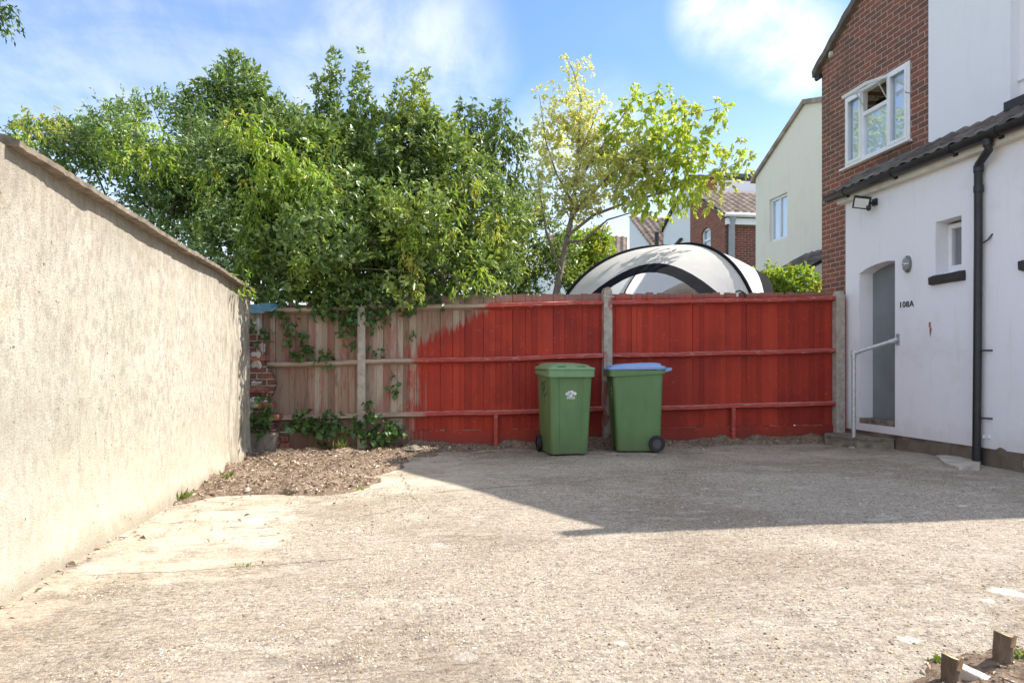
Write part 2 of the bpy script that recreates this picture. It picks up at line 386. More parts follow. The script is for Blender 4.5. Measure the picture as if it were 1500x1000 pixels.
def m_bin(name, c1, c2):
    g = G(name); p = g.pos(); x, y, z = g.xyz(p)
    n = g.noise(g.scale(p, (3,3,1)), 2.2, 5, .65)
    c = g.ramp(n, [(.3, c1), (.7, c2)])
    sc = g.noise(g.scale(p, (5,5,40)), 3, 4, .7)
    c = g.mix(g.m('MULTIPLY', g.smooth(sc, .60, .72), .25), c, (.30,.38,.28,1))
    lo = g.m('ADD', z, g.m('MULTIPLY', g.m('SUBTRACT', n, .5), .35))
    c = g.mix(g.m('MULTIPLY', g.smooth(lo, .30, .02), .35), c, (.16,.15,.10,1))
    return g.done(g.pbr(c, g.ramp(n, [(.3, .38), (.7, .55)]), g.bump(g.noise(p, 160, 2), .08, .003), spec=.4))

def m_glass():
    g = G('window_glass')
    gl = g.n('BsdfGlossy', Color=(.92,.95,1), Roughness=.015)
    tr = g.n('BsdfTransparent', Color=(.90,.95,.98))
    return g.done(g.n('MixShader', Fac=.32, i1=tr, i2=gl))

def m_litter():
    g = G('dead_leaves'); isl = g.isl()
    c = g.ramp(isl, [(0, (.12,.085,.06)), (.25, (.28,.20,.145)), (.5, (.42,.32,.235)), (.75, (.56,.455,.345)), (.93, (.72,.64,.53)), (1, (.20,.22,.06))])
    return g.done(g.pbr(c, .85, spec=.2))
def m_bark(name, c1, c2):
    g = G(name); p = g.pos()
    n = g.noise(g.scale(p, (9,9,2)), 3, 5, .7)
    return g.done(g.pbr(g.ramp(n, [(.3, c1), (.7, c2)]), .9, g.bump(n, .9, .02), spec=.15))

def m_fabric(name, c, t):
    g = G(name); p = g.pos(); n = g.noise(p, 3, 4)
    cc = g.ramp(n, [(.3, tuple(x*.94 for x in c)), (.7, c)])
    b = g.pbr(cc, .8, g.bump(n, .3, .05), spec=.2)
    return g.done(g.n('MixShader', Fac=t, i1=b, i2=g.n('BsdfTranslucent', Color=cc)))
MAT = dict(
    yard=m_yard(), soil=m_soil(), stucco=m_stucco(), board=m_board(), rail=m_rail(), post=m_post(),
    brick=m_brick('red_brick', 'X'), brickfar=m_brick('orange_brick', 'X', (.34,.12,.075), (.24,.085,.06), (.40,.31,.26), dark=.2),
    brickfary=m_brick('orange_brick_front', 'Y', (.25,.085,.06), (.15,.06,.048), (.38,.30,.26), dark=.25),
    brickwall=m_brick('old_brick', 'Y', (.20,.085,.065), (.13,.06,.05), (.36,.33,.29), dark=.6),
    white=m_render('white_painted_render', (.85,.85,.885), (.58,.56,.53), .30, .22),
    white2=m_render('white_smooth_render', (.84,.845,.88), (.62,.62,.62), .18, .12),
    cream=m_render('cream_render', (.88,.82,.70), (.68,.63,.50), .3, .25),
    plinth=m_render('rough_plinth', (.235,.195,.145), (.085,.068,.05), .95, .7),
    tile=m_tile('dark_concrete_tile', (.09,.078,.07), (.21,.18,.16)),
    tilefar=m_tile('brown_concrete_tile', (.26,.20,.16), (.42,.34,.28)),
    hub=simple('grey_hub_plastic', (.085,.085,.09), .5, var=.3),
    lampmetal=simple('dull_lamp_metal', (.20,.20,.20), .4, .6, var=.3, nscale=30),
    black=simple('black_plastic', (.018,.018,.021), .38, var=.3, bump=.05),
    darkpaint=simple('black_masonry_paint', (.035,.032,.034), .6, var=.3, bump=.3),
    upvc=simple('white_upvc', (.82,.83,.84), .3, var=.04, bump=.03),
    fascia=simple('cream_fascia', (.62,.58,.50), .6, var=.12),
    glass=m_glass(), glasscream=None,
    door=simple('grey_door_paint', (.20,.225,.235), .5, var=.10, nscale=3, bump=.1),
    galv=simple('galvanised_steel', (.52,.56,.57), .48, .55, var=.18, nscale=30, bump=.1),
    chrome=simple('polished_metal', (.6,.6,.6), .25, .9, var=.1),
    step=simple('mossy_concrete', (.20,.175,.135), .92, var=.5, nscale=9, bump=.6),
    stone=simple('pale_stone', (.46,.42,.35), .92, var=.35, nscale=11, bump=.7),
    coping=simple('weathered_coping', (.20,.165,.125), .92, var=.45, nscale=14, bump=.8, bscale=45),
    whitestone=simple('white_mortar_rubble', (.50,.475,.42), .95, var=.3, nscale=8, bump=.9),
    brickred=simple('loose_red_brick', (.30,.115,.078), .92, var=.55, nscale=14, bump=.7),
    green=m_bin('green_bin_plastic', (.10,.20,.075), (.14,.25,.10)),
    greenlid=m_bin('green_lid_plastic', (.16,.30,.145), (.20,.35,.18)),
    bluelid=m_bin('blue_lid_plastic', (.19,.32,.56), (.25,.39,.64)),
    rubber=simple('black_rubber', (.022,.022,.024), .75, var=.3, bump=.3),
    decal=simple('white_print', (.88,.90,.90), .6, var=.2, nscale=60),
    ink=simple('dark_marker_ink', (.02,.03,.05), .6, var=.4),
    bluesheet=simple('blue_painted_sheet', (.17,.33,.42), .6, var=.3, nscale=12),
    tent=m_fabric('white_tent_fabric', (.90,.89,.87), .45), tentin=m_fabric('pale_inner_fabric', (.85,.77,.72), .55),
    tentdark=simple('charcoal_tent_trim', (.014,.015,.019), .95, spec=.1, var=.2, nscale=4),
    curtain=simple('pale_blind', (.78,.86,.95), .85, var=.05, nscale=3),
    dark=simple('dark_room', (.05,.04,.035), .9),
    net=simple('net_curtain', (.35,.42,.48), .85, var=.06),
    litter=m_litter(),
    bark=m_bark('grey_bark', (.09,.07,.05), (.24,.19,.14)), barkpale=m_bark('pale_bark', (.16,.13,.10), (.34,.29,.22)),
    cutwood=simple('cut_wood', (.45,.32,.18), .85, var=.25, nscale=25),
    lawn=simple('rough_grass', (.07,.10,.03), .95, var=.5, nscale=5),
    plaster=simple('lead_flashing', (.10,.105,.115), .6, var=.2),
    leadgrey=simple('grey_cladding', (.36,.38,.41), .7, var=.08),
)
LEAF = dict(
    laurel=m_leaf('laurel_leaf', [(0.090,0.159,0.056), (0.151,0.249,0.078), (0.227,0.342,0.112), (0.364,0.454,0.227)], .28, .36, spec=.6),
    holm=m_leaf('evergreen_leaf', [(0.082,0.152,0.050), (0.145,0.241,0.071), (0.220,0.325,0.092), (0.332,0.414,0.180)], .32, .36, (.22,.30,.06,1), 1.0, spec=.6),
    creeper=m_leaf('creeper_leaf', [(0.178,0.320,0.043), (0.261,0.417,0.058), (0.345,0.487,0.077), (0.440,0.512,0.108)], .42, .45, (.42,.39,.08,1), 1.6),
    cherry=m_leaf('drooping_leaf', [(0.086,0.144,0.052), (0.144,0.223,0.070), (0.216,0.302,0.100)], .3, .42),
    elder=m_leaf('maple_leaf', [(0.287,0.410,0.062), (0.410,0.534,0.082), (0.521,0.629,0.123), (0.656,0.712,0.205)], .45, .5, (.52,.54,.22,1), 1.0),
    pale=m_leaf('pale_small_leaf', [(0.490,0.518,0.202), (0.648,0.662,0.302), (0.750,0.750,0.404), (0.750,0.750,0.518)], .45, .55),
    bush=m_leaf('bush_leaf', [(0.092,0.162,0.050), (0.146,0.232,0.065), (0.216,0.308,0.092), (0.324,0.400,0.162)], .38, .38, (.30,.385,.09,1), .9, spec=.6),
    ivy=m_leaf('ivy_leaf', [(0.048,0.106,0.032), (0.082,0.163,0.046), (0.137,0.225,0.068)], .2, .38),
    weed=m_leaf('weed_leaf', [(0.098,0.173,0.033), (0.173,0.270,0.049), (0.291,0.357,0.087)], .35, .5),
)
# ================================================================== numpy helpers
def np_mesh(name, V, F, mat, parent=None, smooth=False):
    """V (n,3) world coords, F (m,k) faces of equal size"""
    V = np.asarray(V, np.float64); F = np.asarray(F, np.int32)
    if parent is not None: V = V - np.array(parent_world(parent))
    me = bpy.data.meshes.new(name); k = F.shape[1]
    me.vertices.add(len(V)); me.vertices.foreach_set('co', V.astype(np.float32).ravel())
    me.loops.add(F.size); me.loops.foreach_set('vertex_index', F.ravel())
    me.polygons.add(len(F)); me.polygons.foreach_set('loop_start', np.arange(0, F.size, k, dtype=np.int32))
    me.polygons.foreach_set('loop_total', np.full(len(F), k, np.int32))
    if smooth: me.polygons.foreach_set('use_smooth', np.ones(len(F), bool))
    me.update(calc_edges=True); me.validate()
    me.materials.append(mat)
    o = bpy.data.objects.new(name, me); col.objects.link(o)
    if parent is not None: o.parent = parent
    return o
_w = [(rng.normal(size=2), rng.uniform(0, 6.28)) for _ in range(60)]
def wav(x, y, s):
    t = np.zeros_like(x)
    for (k, ph) in _w: t += np.sin((k[0]*x+k[1]*y)*s+ph)
    return t/math.sqrt(30)
def nrm(a): return a/np.maximum(np.linalg.norm(a, axis=-1, keepdims=True), 1e-9)
def grid_mesh(name, xs, ys, zf, mat, keep=None):
    X, Y = np.meshgrid(xs, ys, indexing='ij'); Z = zf(X, Y)
    nx, ny = X.shape
    V = np.stack([X, Y, Z], -1).reshape(-1, 3)
    i, j = np.meshgrid(np.arange(nx-1), np.arange(ny-1), indexing='ij')
    a = (i*ny+j).ravel(); F = np.stack([a, a+ny, a+ny+1, a+1], 1)
    if keep is not None:
        kz = Z.reshape(-1)[F].max(1) > keep; F = F[kz]
    return np_mesh(name, V, F, mat, smooth=True)
def seg_dist(X, Y, poly):
    """signed distance to a closed polygon, positive inside"""
    d = np.full(X.shape, 1e9); inside = np.zeros(X.shape, bool); n = len(poly)
    for k in range(n):
        ax, ay = poly[k]; bx, by = poly[(k+1) % n]
        vx, vy = bx-ax, by-ay
        t = np.clip(((X-ax)*vx+(Y-ay)*vy)/(vx*vx+vy*vy+1e-12), 0, 1)
        d = np.minimum(d, np.hypot(X-ax-t*vx, Y-ay-t*vy))
        c = ((ay > Y) != (by > Y)) & (X < (bx-ax)*(Y-ay)/(by-ay+1e-12)+ax)
        inside ^= c
    return np.where(inside, d, -d)

XW, XH, XB, YF = -1.75, 6.15, 6.5, 8.75        # left wall face, house face, upper storey face, fence line

# ================================================================== ground
gm = MB(); gm.quad((-250,-120,-.09), (250,-120,-.09), (250,400,-.09), (-250,400,-.09))
tag(gm.build('ground', MAT['lawn']), kind='structure')
yz = lambda X, Y: .006*wav(X, Y, 1.3) + .003*wav(X+7, Y, 5)
tag(grid_mesh('concrete_yard', np.linspace(-1.9, 6.3, 165), np.linspace(-4, 8.9, 260), yz, MAT['yard']), kind='structure')

# soil bed in the far left corner, and the strip of dirt along the foot of the fence
e = [on_z(*p) for p in ((262,738),(330,727),(430,727),(500,722),(548,710),(560,703),(545,697),(586,688),(600,672),(620,668))]
poly = [(-1.95, e[0].y-.25)] + [(v.x, v.y) for v in e] + [(.6, 8.42), (1.3, 8.50), (2.2, 8.5), (3.4, 8.42), (4.6, 8.48), (5.9, 8.5), (6.1, 8.95), (-1.95, 8.95)]
def soil_h(X, Y):
    d = seg_dist(X, Y, poly) + .05*wav(X, Y, 6) + .03*wav(X+3, Y, 15)
    lump = .022*wav(X, Y, 5) + .012*wav(X-4, Y+2, 13) + .006*wav(X, Y-9, 31)
    amp = np.where(X < .3, .04, .0)
    strip = np.where(X >= .0, .075*np.clip((Y-8.45)/.28, 0, 1), 0)
    return -.045 + .06*np.clip(d/.06, -1, 1) + strip + amp*np.clip(d/1.1, 0, 1)**.8 + lump*np.clip(d/.2, 0, 1)
tag(grid_mesh('soil_bed', np.linspace(-1.95, 6.1, 320), np.linspace(5.0, 8.95, 170), soil_h, MAT['soil'], -.03), kind='structure')
e2 = [on_z(*p) for p in ((1290,1010),(1340,985),(1395,962),(1450,948),(1500,935),(1560,925))]
poly2 = [(v.x, v.y) for v in e2] + [(3.6, 2.5), (3.6, .2), (.9, .2)]
def soil2_h(X, Y):
    d = seg_dist(X, Y, poly2) + .03*wav(X, Y, 9) + .02*wav(X+3, Y, 25)
    return -.03 + .04*np.clip(d/.04, -1, 1) + .05*np.clip(d/.5, 0, 1) + (.007*wav(X, Y, 17) + .004*wav(X, Y, 41))*np.clip(d/.1, 0, 1)
tag(grid_mesh('soil_verge', np.linspace(.9, 3.6, 130), np.linspace(.2, 2.6, 120), soil2_h, MAT['soil'], -.02), kind='structure')

# ------------------------------------------------------------------ litter
def scatter_flakes(name, P, size, mat, curl=.4, aspect=.45):
    n = len(P); a = rng.uniform(0, 6.283, n); el = rng.normal(0, .35, n)
    A = np.stack([np.cos(a)*np.cos(el), np.sin(a)*np.cos(el), np.sin(el)], 1)
    N = nrm(np.stack([rng.normal(0, .5, n), rng.normal(0, .5, n), np.ones(n)], 1)); S = nrm(np.cross(A, N)); N = np.cross(S, A)
    L = (size*np.clip(rng.lognormal(-.2, .5, n), .25, 2.2))[:, None]; W = L*(aspect*rng.uniform(.4, 1.3, n))[:, None]
    z = L*curl*rng.uniform(-.3, .8, n)[:, None]
    V = np.stack([P-A*L*.5, P+S*W*.5+N*z, P+A*L*.5, P-S*W*.5+N*z], 1).reshape(-1, 3)
    b = np.arange(n)*4
    F = np.concatenate([np.stack([b, b+1, b+2], 1), np.stack([b, b+2, b+3], 1)])
    return np_mesh(name, V, F, mat)
def on_soil(n, x0, x1, y0, y1, hf, zmin):
    x = rng.uniform(x0, x1, n); y = rng.uniform(y0, y1, n); z = hf(x, y); k = z > zmin
    return np.stack([x, y, z+.008], 1)[k]
P1 = on_soil(14000, -1.75, .6, 5.0, 8.7, soil_h, -.015); P2 = on_soil(2200, .3, 5.8, 8.3, 8.7, soil_h, -.03)
P3 = on_soil(2600, 1.0, 3.0, .8, 2.5, soil2_h, -.02)
n = 260; xs = rng.uniform(-1.7, 5, n); ys = 8.45-np.abs(rng.normal(0, .5, n)); P4 = np.stack([xs, ys, yz(xs, ys)+.008], 1)
n = 210; ys = rng.uniform(2.4, 7.2, n); xs = -1.74+np.abs(rng.normal(0, .05, n)); P5 = np.stack([xs, ys, yz(xs, ys)+.008], 1)
n = 160; xs = rng.uniform(-1.6, .3, n); ys = rng.uniform(4.2, 6, n); P6 = np.stack([xs, ys, yz(xs, ys)+.006], 1)
tag(scatter_flakes('leaf_litter', np.concatenate([P1, P2, P4, P5, P6]), .027, MAT['litter'], aspect=.38), 'brown dead leaves and chippings strewn over the bare soil', 'leaf litter', kind='stuff')
tag(scatter_flakes('bark_chippings', P3, .022, MAT['litter'], aspect=.3), 'small woody chippings strewn over the soil by the sawn stumps', 'chippings', kind='stuff')
# twigs
tw = MB()
for k in range(150):
    if k < 105:
        x, y = rng.uniform(-1.6, .2), rng.uniform(5.5, 8.4); z = float(soil_h(np.array([x]), np.array([y]))[0])
    else:
        x, y = rng.uniform(1.4, 2.6), rng.uniform(1.4, 2.35); z = float(soil2_h(np.array([x]), np.array([y]))[0])
    if z < -.01: continue
    a = rng.uniform(0, 6.28); L = rng.uniform(.05, .22); r = rng.uniform(.0015, .0035)
    d = Vector((math.cos(a), math.sin(a), rng.uniform(-.05, .35))); p = Vector((x, y, z+.008))
    tw.tube([p, p+d*L*.5+Vector((rng.normal(0,.012), rng.normal(0,.012), .008)), p+d*L], [r, r*.9, r*.5], 4)
tag(tw.build('fallen_twigs', MAT['bark']), 'thin dry twigs scattered over the bare soil', 'twigs', kind='stuff')
# grit on the concrete
def pebbles(name, P, S, mat):
    n = len(P); base = np.array([(1,0,0),(0,1,0),(-1,0,0),(0,-1,0),(0,0,1),(0,0,-1)], float)
    tri = np.array([(0,1,4),(1,2,4),(2,3,4),(3,0,4),(1,0,5),(2,1,5),(3,2,5),(0,3,5)])
    J = base[None]*rng.uniform(.6, 1.3, (n, 6, 1)); a = rng.uniform(0, 6.28, n)
    x = J[..., 0]*np.cos(a)[:, None]-J[..., 1]*np.sin(a)[:, None]; y = J[..., 0]*np.sin(a)[:, None]+J[..., 1]*np.cos(a)[:, None]
    V = P[:, None]+np.stack([x, y, J[..., 2]*.6], -1)*S[:, None, None]
    F = (tri[None]+(np.arange(n)*6)[:, None, None]).reshape(-1, 3)
    return np_mesh(name, V.reshape(-1, 3), F, mat)
def screed(x, y): return ((x < -.75) & (y > 3.7)) | (x < -1.45) | ((x < .8) & (y > 6.2))
n = 120000; xs = rng.uniform(-1.7, 5.2, n); ys = 1.25+6.2*rng.random(n)**1.7
k = (~screed(xs+.25*wav(xs, ys, 3), ys)) & (wav(xs, ys, 2.2)+.7*wav(xs+9, ys, 7) > -.9+.5*rng.random(n)) & (np.hypot(xs-.2, ys) < 8); xs, ys = xs[k], ys[k]
agm = G('aggregate'); agm.done(agm.pbr(agm.ramp(agm.isl(), [(0, (.10,.08,.06)), (.22, (.25,.205,.155)), (.5, (.44,.375,.29)), (.72, (.55,.44,.29)), (.86, (.62,.56,.46)), (1, (.74,.70,.62))]), .85, spec=.25))
tag(pebbles('exposed_aggregate', np.stack([xs, ys, yz(xs, ys)-.0005], 1), np.clip(rng.lognormal(-5.45, .36, len(xs)), .002, .010), agm.mat), 'stones standing proud of the worn concrete surface', 'aggregate', kind='stuff')
n = 900; xs = rng.uniform(-1.6, 6, n); ys = rng.uniform(1.6, 8.5, n)
Pg = np.stack([xs, ys, yz(xs, ys)+.001], 1)
Ps = on_soil(700, -1.7, 5.8, 5.0, 8.7, soil_h, -.03); Pv = on_soil(260, 1.0, 3.0, .8, 2.5, soil2_h, -.02)
gravelm = G('grit'); gravelm.done(gravelm.pbr(gravelm.ramp(gravelm.isl(), [(0, (.07,.055,.04)), (.4, (.22,.18,.13)), (.8, (.42,.37,.30)), (1, (.6,.57,.5))]), .9))
PP = np.concatenate([Pg, Ps, Pv])
tag(pebbles('loose_grit', PP, np.concatenate([rng.uniform(.002, .006, len(Pg)), rng.uniform(.004, .014, len(Ps)), rng.uniform(.003, .010, len(Pv))]), gravelm.mat), 'loose grit and small stones lying on the concrete and soil', 'grit', kind='stuff')

# ================================================================== left boundary wall
w = empty('boundary_wall', (-1.86, 5.3, 0), 'weathered cream rendered boundary wall with a thin coping along its top', 'wall')
b = MB()
ys = [3.05, 4.0, 4.7, 5.4, 6.1, 6.9, 7.6, 8.32]
tops = [2.055-.022*(y-3.3) for y in ys]
ny, nz = 90, 40
Yg = np.linspace(3.08, 8.30, ny); Zt = np.interp(Yg, ys, tops)-.035
X = np.zeros((ny, nz)); Yv = np.repeat(Yg[:, None], nz, 1); Zv = Zt[:, None]*np.linspace(0, 1, nz)[None]-.03*(1-np.linspace(0,1,nz))[None]
X = XW + .010*wav(Yv, Zv, 1.6) + .004*wav(Yv, Zv+5, 6) + .02*np.exp(-((Zv-.02)/.12)**2)
Yv = Yv
def loopy(i):
    L = [Vector((X[i, k], Yv[i, k], Zv[i, k])) for k in range(nz)]
    return L + [Vector((-1.97, Yv[i, -1], Zv[i, -1])), Vector((-1.97, Yv[i, 0], -.06))]
b.rings([loopy(i) for i in range(ny)])
b.build('rendered_wall', MAT['stucco'], w, smooth=45)
c = MB()
yy = np.linspace(3.325, 8.34, 150); tt = np.interp(yy, ys, tops)
loops = []; sg = -1; j0 = k0 = 0
for y, t in zip(yy, tt):
    if int(y/.46) != sg: sg = int(y/.46); j0 = rng.normal(0, .006); k0 = rng.normal(0, .005)
    j = j0+rng.normal(0, .0025); k = k0+rng.normal(0, .0015)
    loops.append([Vector((-1.675+j, y, t-.038+k)), Vector((-1.672+j, y, t-.012+k)), Vector((-1.73, y, t+.012+k)), Vector((-1.99, y, t+.055)), Vector((-2.04, y, t-.02))])
c.rings(loops); c.build('coping', MAT['coping'], w, smooth=30)
p_ = MB(); p_.box(-1.99, -1.80, -4.0, 3.075, -.1, 1.99); p_.build('brick_wall', MAT['brick'], w)

# broken brick pier at the left end of the fence
pr = empty('broken_brick_pier', (-1.5, 8.62, 0), 'ragged remains of a red brick pier with white mortar between wall and fence', 'brick pier')
for k in (1, 3, 4, 5, 8, 11):
    z = .28+k*.078; half = .155-.006*k+.02*math.sin(k*2.3)
    m_ = MB(); x0 = -2.08+.01*rng.normal(); x1 = -1.76+2*half*(.78+.25*rng.random())
    m_.box(x0, x1, 8.43+.02*rng.normal(), 8.70, z, z+.068, M=Matrix.Translation((0,0,z)) @ Matrix.Rotation(rng.normal(0,.02),4,'Y') @ Matrix.Translation((0,0,-z)))
    isw = False
    m_.build('mortar' if isw else 'brick', MAT['whitestone'] if isw else MAT['brickred'], pr, bevel=.014)
m_ = MB(); L = []
for z in np.linspace(.05, 1.5, 14):
    r_ = -1.53+.05*math.sin(z*9)-.06*(z-.3)+.02*rng.normal(); f_ = 8.445+.012*rng.normal()
    L.append([Vector((-2.07, f_, z)), Vector((r_, f_, z)), Vector((r_-.02, 8.69, z)), Vector((-2.07, 8.69, z))])
m_.rings(L); m_.build('brickwork', MAT['brickwall'], pr, smooth=60)
for (px, py, r, s) in ((376,522,.085,(.7,.4,1.3)), (384,508,.06,(.6,.5,1.1)), (374,560,.05,(1.2,.5,.5)), (372,590,.10,(1.3,.6,.6)), (377,478,.06,(.7,.5,1.3))):
    bm = bmesh.new(); bmesh.ops.create_icosphere(bm, subdivisions=3, radius=1); q0 = on_y(px, py, 8.45)
    for v in bm.verts:
        k = 1+.22*math.sin(v.co.x*5+px)+.2*math.sin(v.co.y*6+1)+.2*math.sin(v.co.z*6+py)
        v.co = Vector((v.co.x*s[0], v.co.y*s[1], v.co.z*s[2]))*k*r+q0-pr.location
    me = bpy.data.meshes.new('mortar'); bm.to_mesh(me); bm.free(); me.materials.append(MAT['whitestone']); me.shade_smooth(); me.set_sharp_from_angle(angle=R(30))
    o = bpy.data.objects.new('mortar', me); col.objects.link(o); o.parent = pr
m_ = MB(); m_.box(-2.1, -1.47, 8.35, 8.69, -.05, .27); m_.build('footing', MAT['step'], pr, bevel=.03)
# blue painted board lying on the top of the fence end
bs = empty('blue_board', (-1.6, 8.6, 1.80), 'pale blue painted boards, one lapped over the other, on top of the fence corner', 'board')
for (px0, px1, y0, y1, Y, dz) in ((360, 392, 447, 458, 8.50, 0), (378, 405, 445, 455, 8.58, .006)):
    a0, a1 = on_y(px0, y0, Y), on_y(px1, y1, Y)
    m_ = MB(); M = Matrix.Translation(Vector(((a0.x+a1.x)/2, Y+.04, (a0.z+a1.z)/2))) @ Matrix.Rotation(R(28), 4, 'X')
    hw = abs(a1.x-a0.x)/2
    m_.prism([M @ Vector(v) for v in ((-hw,-.11,0),(hw-.04,-.11,0),(hw+.04,.11,0),(-hw,.11,0))], (0,0,.012))
    m_.build('board', MAT['bluesheet'], bs)

# ================================================================== fence
fn = empty('timber_fence', (2.2, YF, 0), 'timber board fence, bare wood at the left and painted red beyond, on concrete posts', 'fence')
def ft(x): return 1.955 + .024*x             # top of the boards
def rl(k, x): return ((.455+.0155*x), (1.13+.026*x), (1.81+.034*x))[k]
posts = [-.507, 2.666, 6.02]
bays = [(-2.15, -.545), (-.47, 2.62), (2.71, 5.97)]
for bi, (x0, x1) in enumerate(bays):
    m_ = MB(); x = x0
    while x < x1-.02:
        wd = rng.uniform(.068, .086); xe = min(x+wd, x1)
        h = ft(x)+rng.normal(0, .008)-(.10 if bi == 0 else 0); lo = .235+rng.normal(0, .006)
        if bi == 1 and .95 < x-x0 < 1.0+.05: h -= .02
        y0 = YF+rng.normal(0, .0025); t0, t1 = .018, .008; x += 0
        lean = rng.normal(0, .004)
        if rng.random() < .12: h -= rng.uniform(.01, .04)
        a = [Vector((x-.014, y0+.021, lo)), Vector((x+.001, y0+.021, lo)), Vector((x+.001, y0+.005, lo)), Vector((xe, y0, lo)), Vector((xe, y0+t0, lo)), Vector((x-.014, y0+.032, lo))]
        bt = [v+Vector((lean, 0, h-lo+0)) for i, v in enumerate(a)]
        m_.rings([a, bt]); x = xe+.001
    m_.build('board_panel', MAT['board'], fn)
    for k in range(3):
        m_ = MB(); zz0, zz1 = rl(k, x0), rl(k, x1); n = 14; loops = []
        for i in range(n+1):
            x = x0+(x1-x0)*i/n; z = rl(k, x)+.004*math.sin(x*3+k)-.010*math.sin(math.pi*i/n); s = .003*rng.normal()
            loops.append([Vector((x, YF-.002, z+.028)), Vector((x, YF-.078, z+.018+s)), Vector((x, YF-.084, z-.024+s)), Vector((x, YF-.002, z-.050))])
        m_.rings(loops); m_.build('rail', MAT['rail'], fn, smooth=30)
    if bi > 0:
        xs_ = [x0+.0, x0+(x1-x0)*.53, x1-.0] if bi == 2 else [x0+.02, x0+1.65, x1-.01]
        for q in range(2):
            m_ = MB(); a, b_ = xs_[q]+.004, xs_[q+1]-.004; dz = rng.normal(0, .008)
            m_.box(a, b_, YF-.022, YF-.003, .0+dz+.004*a, .238+dz)
            m_.build('gravel_board', MAT['board'], fn, bevel=.003)
        m_ = MB()
        m_.box(xs_[1]-.028, xs_[1]+.022, YF-.085, YF-.030, -.03, rl(0, xs_[1])-.02); m_.build('stake', MAT['rail'], fn, bevel=.004)
    else:
        m_ = MB(); m_.box(x0+.02, x1, YF-.02, YF-.003, -.02, .238); m_.build('gravel_board', MAT['board'], fn, bevel=.003)
for i, x in enumerate(posts):
    m_ = MB(); hw = (.052, .062, .068)[i]; zt = (1.81, 2.10, 2.11)[i]
    prof = [Vector((x-hw, 0, -.1)), Vector((x+hw, 0, -.1)), Vector((x+hw*.93, 0, zt-.06)), Vector((x+hw*.6, 0, zt-.015)), Vector((x, 0, zt)), Vector((x-hw*.6, 0, zt-.015)), Vector((x-hw*.93, 0, zt-.06))]
    m_.prism([p+Vector((0, YF-.095, 0)) for p in prof], (0, .13, 0))
    po = m_.build('post', MAT['post'], fn, bevel=.01)
    if i == 1:
        m_ = MB(); m_.tube([(x-.07, YF-.10, zt-.125), (x, YF-.105, zt-.135), (x+.075, YF-.10, zt-.13)], .006, 6); m_.build('tie_wire', MAT['galv'], po)
# wood post squeezed between fence and house, and a black strap over the top edge
m_ = MB(); m_.box(6.095, 6.14, 8.72, 8.84, .10, 2.03); m_.build('timber_packer', MAT['rail'], fn, bevel=.004)
m_ = MB(); q = on_y(1090, 432, YF-.03)
m_.tube([q+Vector((-.10,.05,.045)), q+Vector((-.06,.01,.06)), q+Vector((-.01,-.01,.03)), q+Vector((.02,-.012,-.03))], .012, 6); m_.build('strap', MAT['black'], fn)
for (px, py) in ((1084, 432), (811, 430)):
    pass

